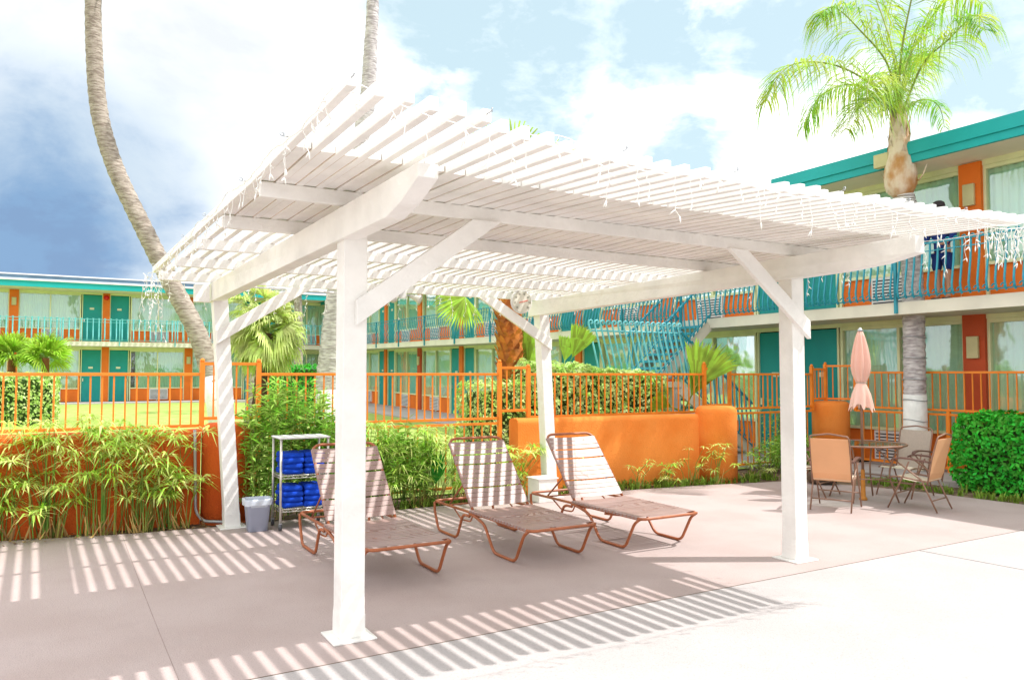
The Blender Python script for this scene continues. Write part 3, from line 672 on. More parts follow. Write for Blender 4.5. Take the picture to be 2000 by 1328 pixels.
specs = [((6.46, 1.50), (.90, .44), 'tan sling armchair seen from behind, just right of the front right post', None),
         ((7.33, 1.0), (-.20, .98), 'tan sling armchair in front of the table, nearest the clipped hedge', None),
         ((8.12, 1.70), (-1, -.05), 'taupe sling armchair behind the table, in front of the whitewashed palm trunk', GREYS),
         ((7.12, 2.36), (.3, -1), 'sling armchair mostly hidden behind the front right post', None)]
for i, ((x, y), d, lb_, m) in enumerate(specs):
    o = c0 if i == 0 else copy_tree(c0); o.location = (x, y, 0); o.rotation_euler = (0, 0, math.atan2(-d[0], d[1])); o['label'] = lb_; o.scale = (.90, .93, .97)
    if m:
        for ch in o.children:
            if ch.name.startswith('back_sling'):
                ch.data = ch.data.copy(); ch.data.materials[0] = m
st = MB(); st.lathe([(.10, 0), (.19, .02), (.23, .08), (.22, .14), (.15, .18), (.05, .19)], (8.12, 3.0, 0), 24)
st.v = [(x+.02*noise.noise(Vector((x*9, y*9, z*9))), y+.02*noise.noise(Vector((x*9+5, y*9, z*9))), z) for x, y, z in st.v]
tag(st.build('rock', STONE, None, smooth=True), 'dark rounded rock lying at the patio edge behind the sling chair', 'rock')

# ------------------------------------------------------------------ low orange walls and pillars
def rwall(name, pts, th_, h, label, seg=6, m2=None):
    # rounded-top stucco wall along a polyline of (x, y)
    t = thing(name, (*pts[0], 0), label, 'wall'); b = MB(); P = [Vector((*p, 0)) for p in pts]; rows = []
    for i, p in enumerate(P):
        d = (P[min(i+1, len(P)-1)]-P[max(i-1, 0)]).normalized(); nrm = Vector((-d.y, d.x, 0)); row = [p-nrm*th_/2+Vector((0, 0, -.05))]
        rr_ = .07
        for k in range(seg+1): a = PI-PI/2*k/seg; row.append(p+nrm*(-(th_/2-rr_)+rr_*math.cos(a))+Vector((0, 0, h-rr_+rr_*math.sin(a))))
        for k in range(seg+1): a = PI/2-PI/2*k/seg; row.append(p+nrm*((th_/2-rr_)+rr_*math.cos(a))+Vector((0, 0, h-rr_+rr_*math.sin(a))))
        row.append(p+nrm*th_/2+Vector((0, 0, -.05))); rows.append(row)
    m = len(rows[0])
    for r_ in rows: b.v += [tuple(v) for v in r_]
    for i in range(len(rows)-1):
        for k in range(m-1): b.f.append((i*m+k, i*m+m+k, i*m+m+k+1, i*m+k+1))
    b.f.append(tuple(range(m))); b.f.append(tuple(reversed(range((len(rows)-1)*m, len(rows)*m))))
    b.build('wall_body', m2 or ORW, t, smooth=False); return t
def pillar(x, y, h, r, label, sx=1, sy=1, m2=None):
    b = MB(); pr = [(r, -.05), (r, h-.10), (r*.98, h-.05), (r*.90, h-.02), (r*.75, h), (.001, h+.006)]
    b.lathe(pr, (x, y, 0), 36, sx, sy); o = b.build('stucco_pillar', m2 or ORW, None, smooth=True); return tag(o, label, 'pillar', 'rounded orange stucco pillars')
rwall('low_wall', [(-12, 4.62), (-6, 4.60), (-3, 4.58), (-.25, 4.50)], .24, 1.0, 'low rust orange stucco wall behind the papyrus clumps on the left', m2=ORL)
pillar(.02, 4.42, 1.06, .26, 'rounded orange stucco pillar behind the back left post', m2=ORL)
rwall('low_wall', [(3.75, 4.50), (5, 4.42), (6, 4.35), (6.85, 4.22)], .28, 1.0, 'low bright orange stucco wall in the sun behind the loungers')
pillar(7.05, 4.05, 1.12, .31, 'rounded orange stucco pillar in the sun at the right end of the low wall')
pillar(10.42, 4.62, 1.12, .32, 'rounded orange stucco pillar in shade behind the patio table')

# ------------------------------------------------------------------ fences
FEN = {}
def fence(label, runs):
    """runs: list of (p0, p1, z-top, z-bottom, spacing, posts?)"""
    root = thing('metal_fence', (*runs[0][0], 0), label, 'fence', None)
    cnt = 0
    for p0, p1, zt, zb, sp, post in runs:
        p0 = Vector((*p0, 0)); p1 = Vector((*p1, 0)); L_ = (p1-p0).length; d = (p1-p0)/L_
        MB().bar(p0+Vector((0, 0, zt)), p1+Vector((0, 0, zt)), .035, .035).build('rail', ORF, root, bevel=.002)
        MB().bar(p0+Vector((0, 0, zb)), p1+Vector((0, 0, zb)), .035, .035).build('rail', ORF, root, bevel=.002)
        n = max(2, round(L_/sp)); k0 = 'b%.2f' % (zt-zb)
        if k0 not in FEN:
            m_ = MB().box(-.0085, .0085, -.0085, .0085, zb-zt+.017, -.017); o = m_.build('picket', ORF); o.parent = root; FEN[k0] = o.data
            o.location = tuple(p0+d*(L_/n)+Vector((0, 0, zt))-root.location); st_ = 2
        else: st_ = 1
        for i in range(st_, n):
            o = bpy.data.objects.new('picket', FEN[k0]); COL.objects.link(o); o.parent = root; o.location = tuple(p0+d*(L_*i/n)+Vector((0, 0, zt))-root.location); o.rotation_euler.z = math.atan2(d.y, d.x)
        for pz in post:
            t_, ph, pb = pz; c = p0+d*(L_*t_); q = MB(); q.box(c.x-.026, c.x+.026, c.y-.026, c.y+.026, pb, ph)
            q.lathe([(.02, ph-.002), (.028, ph+.015), (.022, ph+.032), (.006, ph+.042)], (c.x, c.y, 0), 10); q.build('fence_post', ORF, root)
    return root
FY = 4.72
fence('orange picket fence above the low rust wall on the left, before the lawn',
      [((-7.0, 4.86), (-.20, FY+.02), 1.60, 1.02, .112, [(0, 1.75, 1.0), (1, 1.74, .95)]), ((-.20, FY+.02), (.42, FY), 1.72, 1.10, .125, [(1, 1.74, .0)])])
fence('two tiered orange picket fence between the two sunny low walls, lawn behind',
      [((.42, FY), (3.62, FY-.06), 1.60, 1.00, .112, []), ((.42, FY), (3.62, FY-.06), .93, .10, .135, [(1, 1.76, .0)])])
fence('orange picket fence over the bright orange wall, in front of the clipped hedge',
      [((3.62, FY-.06), (4.08, FY-.06), 1.69, 1.10, .11, [(1, 1.70, 1.0)]), ((4.08, FY-.06), (7.42, FY-.04), 1.60, 1.0, .112, [(1, 1.76, .95)]), ((7.42, FY-.04), (7.98, FY-.04), 1.69, 1.10, .14, [(1, 1.76, .0)])])
fence('two tiered orange picket fence seen either side of the front right post',
      [((7.98, FY-.04), (10.05, FY), 1.60, 1.03, .115, []), ((7.98, FY-.04), (10.05, FY), .95, .10, .14, [(1, 1.74, .95)]), ((10.05, FY), (10.42, FY), 1.69, 1.16, .10, [(1, 1.78, 1.0)])])
fence('shaded orange picket fence running behind the patio table and round hedge',
      [((10.42, FY), (10.62, 4.25), 1.75, 1.16, .12, [(1, 1.76, .95)]), ((10.62, 4.25), (10.5, -2.5), 1.63, 1.03, .13, []), ((10.62, 4.25), (10.5, -2.5), .96, .12, .15, [(.25, 1.02, .0), (.9, 1.02, .0)])])

# ------------------------------------------------------------------ motel buildings
def motel(root, P, s0, pil, s_end, zf, zh, zs0, zs1, zf2, zh2, zsoff, first_kind, face_sign, detail=True, lim=(None, None)):
    """P(s, d, z): facade coordinate s, outward distance d, height z -> world. pil: list of (s, kind) pillars; kind 'd' between doors, 'w' between windows."""
    def box(b, sa, sb, da, db, za, zb):
        c = [P(s, d, z) for z in (za, zb) for d in (da, db) for s in (sa, sb)]
        f = [(0, 2, 3, 1), (4, 5, 7, 6), (0, 1, 5, 4), (2, 6, 7, 3), (0, 4, 6, 2), (1, 3, 7, 5)]
        if face_sign < 0: f = [tuple(reversed(q)) for q in f]
        b.add(c, f); return b
    for fl_, (za, zb, zw) in enumerate(((zf, zh, zs0), (zf2, zh2, zsoff))):
        for i, (s, kind) in enumerate(pil):
            col = MB(); box(col, s-(.175 if kind == 'w' else .145), s+(.175 if kind == 'w' else .145), -.02, .08, za-.03, zw)
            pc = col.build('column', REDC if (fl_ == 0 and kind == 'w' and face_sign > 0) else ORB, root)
            if kind == 'w':
                lw = MB(); box(lw, s-.09, s+.09, .0805, .14, zb-.62, zb-.27); lo = lw.build('wall_light', LAMPG, pc, bevel=.01)
            elif fl_ == 1 and face_sign < 0 and abs(s) < .5:
                q = P(s, .09, zb-.12); al = MB(); al.lathe([(.11, 0), (.12, .02), (.10, .05), (.03, .06)], (0, 0, 0), 16); al.v = [(q[0]+x, q[1]-z, q[2]+y) for x, y, z in al.v]; al.build('alarm_bell', REDL, pc, smooth=True)
        for (sa, ka), (sb, kb) in zip(pil, pil[1:]):
            d_side = 1 if kb == 'd' else -1
            if ka == kb: continue
            if d_side > 0: ds0, ds1, ws0, ws1 = sb-.95, sb-.18, sa+.17, sb-1.02
            else: ds0, ds1, ws0, ws1 = sa+.18, sa+.95, sa+1.02, sb-.17
            # door
            dm = MB(); box(dm, ds0, ds1, -.06, -.02, za, zb-.02); 
            for lv in range(7):
                box(dm, ds0+.16, ds1-.16, -.02, -.012, za+.22+lv*.045, za+.245+lv*.045)
            do = dm.build('door', TEALD, root)
            kn = MB(); kd = ds0+.07 if d_side < 0 else ds1-.07
            kd = ds1-.07 if d_side > 0 else ds0+.07
            hs = ds0+.06 if d_side > 0 else ds1-.06
            box(kn, hs-.018, hs+.018, -.0195, .03, za+.92, za+1.06); kn.build('door_handle', CHROME, do)
            np_ = MB(); mid = (ds0+ds1)/2; box(np_, mid-.11, mid+.07, -.0195, -.008, za+1.50, za+1.59); np_.build('number_plate', PLATE, do)
            fr = MB(); t_ = .035
            for q in (ds0-t_, ds1): box(fr, q, q+t_, -.05, .02, za, zb)
            fr.build('door_frame', CREAM, root)
            # window
            wsill = za+.62
            wf = MB()
            for q in (ws0, (ws0+ws1)/2-.025, ws1-.05): box(wf, q, q+.05, -.07, .015, za, zb-.0)
            box(wf, ws0, ws1, -.068, .012, zb-.06, zb+.0); box(wf, ws0, ws1, -.069, .018, wsill-.05, wsill)
            wo = wf.build('window', CREAM, root)
            gm = MB(); mid = (ws0+ws1)/2
            for q0, q1 in ((ws0+.05, mid-.025), (mid+.025, ws1-.05)): gm.add([P(q0, -.04, wsill), P(q1, -.04, wsill), P(q1, -.04, zb-.06), P(q0, -.04, zb-.06)], [(0, 1, 2, 3)])
            gm.build('window_pane', GLASS, wo)
            cm = MB(); nseg = 90; rz = random.Random(int(s*100+fl_*7+sa*13)); gap = rz.random() < .45 and (face_sign < 0 or sa > 9); g0 = rz.uniform(.0, .5)
            for i2 in range(nseg+1):
                s_ = lerp(ws0+.02+(.22 if gap else 0), ws1-.02, i2/nseg); dd = -.115+.028*math.sin(i2*1.25+math.sin(i2*.31)*1.5)+.012*math.sin(i2*.5)
                cm.v += [P(s_, dd, wsill-.05), P(s_, dd*.8-.02, zb-.05)]
            for i2 in range(nseg): cm.f.append((2*i2, 2*i2+2, 2*i2+3, 2*i2+1))
            cm.build('curtain', CURT, wo, smooth=True)
            acs0, acs1 = ((ws0+.55, ws0+1.35) if d_side > 0 else (ws1-1.35, ws1-.55))
            sp = MB(); box(sp, ws0+.05, mid-.025, -.06, -.03, za, wsill-.05); box(sp, mid+.025, ws1-.05, -.06, -.03, za, wsill-.05); sp.build('spandrel_panel', ORB, wo)
            ac0 = mid-.02 if d_side > 0 else mid-.66+.02
            ac0 = mid-.33
            ac = MB(); box(ac, ac0, ac0+.80, -.028, .05, za+.06, wsill-.06)
            ao = ac.build('air_conditioner', WHITE, root)
            gr = MB()
            for k in range(8): z_ = za+.10+k*.056; box(gr, ac0+.03, ac0+.77, .0505, .056, z_, z_+.022)
            gr.build('grille', mat('dark_grille', (.06, .06, .08), .7), ao)
        # head band
    S0, S1 = s0, s_end; cuts = [S0]+([14] if S0 < 14 < S1 else [])+[S1]
    def lbx(b, da, db, za, zb):
        for q0, q1 in zip(cuts, cuts[1:]): box(b, q0, q1, da, db, za, zb)
    for nm, da, db, za, zb, m in (('head_trim', -.05, .03, zh, zs0+.001, CREAM), ('head_trim', -.05, .03, zh2, zsoff+.02, CREAM)):
        b = MB(); lbx(b, da, db, za+.002, zb+.002); b.build(nm, m, root)
    b = MB(); lbx(b, -.40, -.36, zf-.4, zsoff+.1); b.build('dark_room_backing', DARK, root)  # near-black sheet behind the curtains, paints in the darkness of unlit rooms
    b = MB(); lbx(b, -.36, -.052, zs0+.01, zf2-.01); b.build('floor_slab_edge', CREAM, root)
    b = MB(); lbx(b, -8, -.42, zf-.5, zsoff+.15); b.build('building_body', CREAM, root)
    return box
# right wing, facade along Y at X = 11
def PR(s, d, z): return (11-d, s, z+tilt(s))
rb = thing('motel_building', (11, 2, 0), 'two storey motel wing on the right with teal fascia, balcony and curtained windows', 'building', 'motel wings round the courtyard')
pil = [(-5.1, 'w'), (-1.35, 'd'), (2.33, 'w'), (5.84, 'd'), (9.55, 'w'), (13.3, 'd'), (17.05, 'w'), (20.75, 'd'), (24.6, 'w'), (28.45, 'd'), (32.2, 'w'), (35.7, 'd')]
pil = [(-8.8, 'd')]+pil
bx = motel(rb, PR, -9, pil, 36.2, .05, 2.47, 2.545, 2.74, 2.75, 4.90, 4.97, 'w', 1)
def rbox(sa, sb, da, db, za, zb, name, m, split=True):
    b = MB(); cuts = [sa]+([14] if sa < 14 < sb and split else [])+[sb]
    for a, c in zip(cuts, cuts[1:]): bx(b, a, c, da, db, za, zb)
    return b.build(name, m, rb)
rbox(-9, 36.2, .032, 1.10, 2.545, 2.74, 'balcony_slab', SLAB)
rbox(-9, 36.2, -.36, .86, 4.99, 5.02, 'soffit', SOFF)
rbox(-9, 36.2, .86, .92, 4.975, 5.30, 'fascia', TEALF)
rbox(-9, 36.2, .921, .95, 5.10, 5.31, 'fascia_cap', TEALF)
rbox(-9, 36.2, -8, .859, 5.03, 5.28, 'roof', ROOFM)
b = MB(); bx(b, 6.9, 7.5, -1.6, -1.0, 5.28, 5.55); b.build('roof_vent', GREYM, rb)
for s in (3.2, 17.0):
    b = MB(); bx(b, s-.13, s+.13, .951, 1.07, 4.98, 5.20); b.build('eave_floodlight', LAMPG, rb, bevel=.01)
# left rear block, facade along X at Y = 35.86
def PL(s, d, z): return (s, 35.86-d, z)
lbld = thing('motel_building', (0, 35.86, .35), 'two storey motel block across the lawn at the rear left, sunlit teal balcony rail', 'building', 'motel wings round the courtyard')
pil2 = [(-18.0, 'w'), (-14.3, 'd'), (-10.7, 'w'), (-7.1, 'd'), (-3.56, 'w'), (.05, 'd'), (3.63, 'w'), (7.2, 'd'), (10.7, 'w')]
bx = motel(lbld, PL, -18.2, pil2, 10.95, .36, 2.72, 2.86, 3.06, 3.07, 5.26, 5.33, 'w', -1)
def lbox(sa, sb, da, db, za, zb, name, m):
    b = MB(); bx(b, sa, sb, da, db, za, zb); return b.build(name, m, lbld)
lbox(-18.2, 9.8, .032, 1.35, 2.86, 3.06, 'balcony_slab', SLAB)
lbox(-18.2, 9.9, -.36, 1.5, 5.35, 5.40, 'soffit', SOFF)
lbox(-18.2, 9.95, 1.5, 1.56, 5.35, 5.60, 'fascia', TEALF)
lbox(-18.2, 9.95, 1.50, 1.60, 5.605, 5.64, 'gutter', WHITE)
lbox(-18.2, 10.9, -8, 1.49, 5.41, 5.66, 'roof', ROOFM)
lbox(-18.2, 10.9, .85, .9, 5.66, 5.77, 'roof_edge_board', WHITE)
lbox(-18.2, 10.9, -1.5, .2, 5.66, 5.98, 'roof_kerb', ROOFM)
lbox(-18.2, 10.9, -1.4, .25, 5.985, 6.05, 'roof_coping', WHITE)
# balcony railings: sections of scrolled, bellied balusters
def baluster(b, base, outd, along, h, m=1.0, seg=5, light=False, rad=.017):
    base = Vector(base); o_ = Vector(outd); a_ = Vector(along); pts = []
    for z, d in ((.04, .06), (.10, .105), (.20, .12), (.34, .085), (.55, .03), (h-.10, 0), (h, 0)):
        pts.append(base+o_*d*m+Vector((0, 0, z)))
    b.tube(pts, rad, seg, caps=False)
    if light and m < .8: c_ = base+Vector((0, 0, h+.03)); b.box(c_.x-.035, c_.x+.035, c_.y-.03, c_.y+.03, c_.z-.02, c_.z+.02)
    if not light:   # scrolls at foot
        pts = []
        for k in range(8): t = k/7*5.2; r_ = .045*(1-k/10); pts.append(base+a_*(r_*math.cos(t)+.015)+o_*.10*m+Vector((0, 0, .10+r_*math.sin(t))))
        b.tube(pts, .0115, 4, caps=False)
        pts = []
        for k in range(7): t = k/6*4.6; r_ = .035*(1-k/10); pts.append(base+a_*(r_*math.cos(t)-.03)+Vector((0, 0, h+.02+r_*math.sin(t))))
        b.tube(pts, .0115, 4, caps=False)
def railing(root, p0, p1, h, sp, outd, secs, light=False, zt=None, m=1.0, mt=None, rad=.017):
    p0 = Vector(p0); p1 = Vector(p1)
    for i in range(secs):
        a = p0.lerp(p1, i/secs); c = p0.lerp(p1, (i+1)/secs); L_ = (c-a).length; d = (c-a).normalized(); b = MB()
        b.bar(a+Vector((0, 0, h)), c+Vector((0, 0, h)), .04, .022); b.bar(a+Vector((0, 0, .07)), c+Vector((0, 0, .07)), .03, .018)
        b.bar(a+Vector((0, 0, h-.12)), c+Vector((0, 0, h-.12)), .022, .015)
        n = max(2, round(L_/sp))
        for k in range(n): baluster(b, a+d*(L_*(k+.5)/n), outd, d, h, m=m, light=light, rad=rad)
        b.bar(a+d*.02+Vector((0, 0, -.18)), a+d*.02+Vector((0, 0, h+.02)), .045, .045, (1, 0, 0))
        b.build('balcony_railing', mt or TEAL, root)
railing(rb, (9.88, -7, 2.745), (9.88, 6.9, 2.745), .86, .125, (-1, 0, 0), 7, m=.7)
railing(rb, (9.88, 7.9, 2.745), (9.88, 14, 2.745), .86, .128, (-1, 0, 0), 3)
railing(rb, (9.88, 14, 2.745), (9.88, 34.4, 2.745+tilt(34.4)), .90, .17, (-1, 0, 0), 8, light=True, rad=.013)
railing(lbld, (-18, 34.50, 3.062), (9.8, 34.50, 3.062), .98, .235, (0, -1, 0), 12, light=True, m=.7, mt=TEALSUN, rad=.029)
# ------------------------------------------------------------------ outdoor stair
stp = thing('outdoor_stair', (8.4, 6.9, 0), 'switchback outdoor stair with scrolled teal balustrade up to the motel balcony', 'staircase')
MB().box(6.3, 8.42, 6.3, 7.95, 1.36, 1.46).build('landing', SLAB, stp)
for (x, y) in ((8.30, 6.42), (6.42, 6.42), (8.3, 7.83), (6.42, 7.83)): MB().box(x-.10, x+.10, y-.10, y+.10, 0, 1.359).build('landing_pier', CONCG, stp)
MB().box(7.55, 8.05, 6.1, 6.28, .0, .62).build('side_block', CONCG, stp)
for k in range(8):
    t = (k+.5)/8; x = lerp(8.42, 9.86, t); z = lerp(1.46, 2.74, (k+1)/9); MB().box(x-.13, x+.13, 7.16, 7.90, z-.05, z).build('tread', TEAL, stp)
for y in (7.10, 7.93): MB().bar((8.40, y, 1.33), (9.88, y, 2.60), .05, .22, (0, 0, 1)).build('stringer', SLAB, stp)
for k in range(8):
    t = (k+.5)/8; x = lerp(8.35, 10.2, t); z = lerp(1.46, .05, (k+1)/9); MB().box(x-.13, x+.13, 6.36, 7.02, z-.05, z).build('tread', TEAL, stp)
for y in (6.32, 7.05): MB().bar((8.40, y, 1.33), (10.3, y, .05), .05, .22, (0, 0, 1)).build('stringer', SLAB, stp)
def slope_rail(p0, p1, h, outd, sp=.15):
    p0 = Vector(p0); p1 = Vector(p1); b = MB(); b.bar(p0+Vector((0, 0, h)), p1+Vector((0, 0, h)), .045, .03); b.bar(p0+Vector((0, 0, .08)), p1+Vector((0, 0, .08)), .03, .02)
    L_ = (p1-p0).length; n = round(L_/sp); d = (p1-p0).normalized()
    for k in range(n): baluster(b, p0.lerp(p1, (k+.5)/n), outd, d, h, .6)
    b.build('stair_railing', TEAL, stp)
slope_rail((8.45, 7.06, 1.50), (9.88, 7.06, 2.74), .88, (0, -1, 0)); slope_rail((8.45, 7.96, 1.50), (9.88, 7.96, 2.74), .88, (0, 1, 0))
slope_rail((8.40, 6.30, 1.46), (10.25, 6.30, .10), .92, (0, -1, 0)); 
b = MB(); b.bar((6.3, 6.30, 2.36), (8.4, 6.30, 2.36), .045, .03); b.bar((6.3, 6.30, 1.53), (8.4, 6.30, 1.53), .03, .02)
for k in range(17):
    x = 6.32+k*.127; c = Vector((x, 6.29, 1.46)); q = [c+Vector((.10, -.10, .06)), c+Vector((.085, -.14, .16)), c+Vector((.06, -.12, .34)), c+Vector((.0, -.03, .80)), c+Vector((-.03, .0, 1.0))]
    for j in range(7): t = j/6*4.6; r_ = .05*(1-j/11); q.append(c+Vector((.015+r_*-math.cos(t), -.0, 1.04+r_*math.sin(t))))
    b.tube(q, .017, 6)
b.build('landing_railing', TEALSUN, stp, smooth=True)

# ------------------------------------------------------------------ palms
def trunk_tube(root, pts, rad, m, name='trunk', rings=True, seg=20, step=.09):
    P = []; RR = []
    n = len(pts)
    def cr(i, t, A):
        p0, p1, p2, p3 = A[max(i-1, 0)], A[i], A[min(i+1, n-1)], A[min(i+2, n-1)]
        return .5*((2*p1)+(p2-p0)*t+(2*p0-5*p1+4*p2-p3)*t*t+(3*p1-p0-3*p2+p3)*t*t*t)
    V = [Vector(p) for p in pts]; k = 0
    for i in range(n-1):
        m_ = max(2, int((V[i+1]-V[i]).length/step))
        for j in range(m_):
            t = j/m_; P.append(cr(i, t, V)); r_ = lerp(rad[i], rad[i+1], t); RR.append(r_*(1+(.035*((k % 2)*2-1) if rings else 0)+.03*noise.noise(Vector((k*.4, 0, 3))))); k += 1
    P.append(V[-1]); RR.append(rad[-1]); return MB().tube(P, RR, seg).build(name, m, root, smooth=True)
def fan_leaf(b, base, dirv, plen, rad, nb=26, spread=150, droop=.25, rz=random, width=.022, stem=None, face=None, twist=0):
    base = Vector(base); d = Vector(dirv).normalized(); side = d.cross(Vector((0, 0, 1))) if face is None else d.cross(face)
    if twist and side.length > .05: side = Matrix.Rotation(rz.uniform(-twist, twist), 3, d) @ side
    if side.length < .05: side = Vector((1, 0, 0))
    side.normalize(); nrm = side.cross(d).normalized(); tip = base+d*plen
    mid = base+d*plen*.5+Vector((0, 0, .04*plen)); (stem or b).tube([base, mid, tip], [.010, .008, .006], 4, caps=False)
    for i in range(nb):
        a = R(-spread/2+spread*i/(nb-1)); bl = rad*(.80+.2*math.cos(a*.9))*rz.uniform(.88, 1.06)
        dr = (d*math.cos(a)+side*math.sin(a)).normalized(); w = width*rz.uniform(.8, 1.2); sd = dr.cross(nrm).normalized()*w
        p1 = tip+dr*bl*.55+nrm*(.02 if i % 2 else -.005); p2 = tip+dr*bl*.85-Vector((0, 0, droop*bl*.22)); p3 = tip+dr*bl*1.0-Vector((0, 0, droop*bl*rz.uniform(.4, .9)))
        b.add([tip-sd*.25, tip+sd*.25, p1+sd, p1-sd, p2+sd*.6, p2-sd*.6, p3], [(0, 1, 2, 3), (3, 2, 4, 5), (5, 4, 6)])
def fan_palm(name, base, crown_z, r_tr, nl, plen, rad, m, trm, label, seed, updown=(-.5, 1.2), nb=24, bootstrunk=False, width=.022, lean=(0, 0), droop=.35, group=None):
    rz = random.Random(seed); t = thing(name, base, label, 'palm tree', group); base = Vector(base); top = Vector((base.x+lean[0], base.y+lean[1], crown_z))
    if (top-base).length > .15: trunk_tube(t, [base-Vector((0, 0, .1)), base.lerp(top, .5), top], [r_tr*1.15, r_tr, r_tr*.9], trm, step=.07)
    b = MB(); st_ = MB()
    for i in range(nl):
        az = i*2.399+rz.uniform(-.3, .3); u = (i+.5)/nl; el = lerp(updown[1], updown[0], u)+rz.uniform(-.15, .15)
        d = Vector((math.cos(az)*math.cos(el), math.sin(az)*math.cos(el), math.sin(el)))
        fan_leaf(b, top+Vector((0, 0, rz.uniform(-.08, .08))), d, plen*rz.uniform(.8, 1.1), rad*rz.uniform(.85, 1.1), nb=nb, droop=droop, rz=rz, width=width, stem=st_, twist=1.0)
    b.build('crown', m, t); st_.build('leaf_stems', PSTEM, t, smooth=True); return t
D1 = 15.0
# leaning tall palm on the left
P1 = [at(436, 866, D1), at(425, 790, D1), at(412, 735, D1), at(385, 650, D1), at(330, 545, D1), at(285, 455, D1), at(232, 345, D1), at(203, 260, D1), at(190, 190, D1), at(184, 100, D1), at(182, 0, D1), at(184, -240, D1)]
tp = thing('tall_palm', P1[0], 'tall slender palm trunk leaning and curving upward at the left', 'palm tree')
trunk_tube(tp, P1, [.215, .197, .187, .178, .170, .166, .160, .158, .155, .150, .145, .14], TRUNK)
b = MB(); b.tube([P1[0], P1[1], P1[2]], [.225, .205, .195], 20); b.build('whitewash_band', WHITEW, tp, smooth=True)
P2 = [at(640, 866, D1+.5), at(641, 760, D1+.5), at(650, 660, D1+.5), at(672, 470, D1+.5), at(697, 310, D1+.5), at(717, 200, D1+.5), at(724, 90, D1+.5), at(728, 0, D1+.5), at(729, -240, D1+.5)]
tp2 = thing('tall_palm', P2[0], 'tall straight palm trunk rising behind the pergola above the front post', 'palm tree')
trunk_tube(tp2, P2, [.29, .26, .23, .20, .175, .155, .130, .12, .115], TRUNKG)
b = MB(); b.tube([P2[0], P2[1]], [.30, .268], 20); b.build('whitewash_band', WHITEW, tp2, smooth=True)
def crown_fan(t, top, seed, n=16):
    rz = random.Random(seed); b = MB()
    for i in range(n):
        az = i*2.399; el = lerp(1.0, -.6, (i+.5)/n)
        d = Vector((math.cos(az)*math.cos(el), math.sin(az)*math.cos(el), math.sin(el))); fan_leaf(b, top, d, .9, .8, nb=16, rz=rz, width=.03)
    b.build('crown', FROND, t)
crown_fan(tp, P1[-1], 1); crown_fan(tp2, P2[-1], 2)
p = at(583, 770, 27); trp = thing('tall_palm', (p.x, p.y, .3), 'distant thin palm trunk beside the shaggy fan palm', 'palm tree')
trunk_tube(trp, [Vector((p.x, p.y, .2)), at(583, 640, 27), at(582, 585, 27), at(580, 520, 27)], [.17, .14, .13, .12], TRUNK); crown_fan(trp, at(580, 500, 27), 4, 10)
# shaggy fan palm
p = at(500, 745, 15.5); fan_palm('fan_palm', (p.x, p.y, .2), 2.42, .14, 46, .34, .55, FRONDP, mat('dark_trunk', (.09, .05, .03), .9, bump=.8), 'shaggy pale green fan palm with short dark trunk between the left posts', 21, (-1.15, 1.35), nb=22, lean=(.22, .1), droop=.7, width=.035)
p = at(490, 700, 17.5); fan_palm('fan_palm', (p.x, p.y, .3), 3.15, .10, 16, .40, .50, FRONDP, TRUNK, 'taller pale fan palm head peeping over the back left brace', 22, (-.4, 1.3), nb=20, droop=.4)
for i, (q, lb_) in enumerate((((66//3, 745), 'small bright fan palm with reddish trunk at the far left edge, above the hedge'), ((88, 745), 'small bright fan palm with reddish trunk, second from the left edge, above the hedge'))):
    p = at(*q, 21.5); fan_palm('fan_palm', (p.x, p.y, .3), 2.05, .10, 30, .26, .60, FROND, mat('red_trunk', (.30, .11, .05), .9, bump=.8), lb_, 31+i, (-.1, 1.45), nb=18, droop=.3, width=.024)
# trunk with orange boots and hanging fans
BD = 12.0
p0, p1 = at(1003, 850, BD), at(992, 560, BD)
bp_ = thing('booted_palm', (p0.x, p0.y, .02), 'stout palm with orange brown leaf boots behind the back right post', 'palm tree')
trunk_tube(bp_, [Vector((p0.x, p0.y, 0)), p0.lerp(p1, .5), p1, at(988, 500, BD)], [.20, .19, .20, .18], BOOT)
b = MB(); rz = random.Random(9); topz = at(988, 500, BD); 
for i in range(300):
    u = i/300; c = Vector((p0.x, p0.y, .1)).lerp(topz, u); a = i*2.399; d = Vector((math.cos(a), math.sin(a), 0)); s = Vector((-math.sin(a), math.cos(a), 0)); l = rz.uniform(.10, .17)
    c = c+d*.17; tw = rz.uniform(-.03, .03)
    b.add([c-s*.055, c+s*.055, c+d*.05+s*(.035+tw)+Vector((0, 0, l*.7)), c+d*.05-s*(.035-tw)+Vector((0, 0, l*.7)), c+d*.085+s*tw+Vector((0, 0, l))], [(0, 1, 2, 3), (3, 2, 4)])
b.build('leaf_boots', BOOT, bp_)
b = MB(); stb = MB(); rz = random.Random(10)
tgt = [(895, 596, 11.6, .54), (1005, 296, 12.6, .95), (1075, 310, 12.9, .75), (870, 330, 12.5, .6), (1040, 420, 12.6, .7), (920, 430, 12.8, .7)]
for (qx, qy, tt, rad) in tgt:
    e = at(qx, qy, tt); d = (e-topz); L_ = d.length
    fd = d.normalized()
    if qy == 600: fd = (d.normalized()+Vector((0, 0, -.9))).normalized()
    stb.tube([topz, topz.lerp(e, .5)+Vector((0, 0, .12)), e-fd*.25], [.02, .014, .01], 6)
    fan_leaf(b, e-fd*.25, fd, .08, rad, nb=30, spread=165, rz=rz, width=.017, stem=stb, face=(fwd+Vector((rz.uniform(-.5, .5), 0, rz.uniform(-.3, .3)))))
b.build('crown', FROND, bp_); stb.build('leaf_stems', PSTEM, bp_, smooth=True)
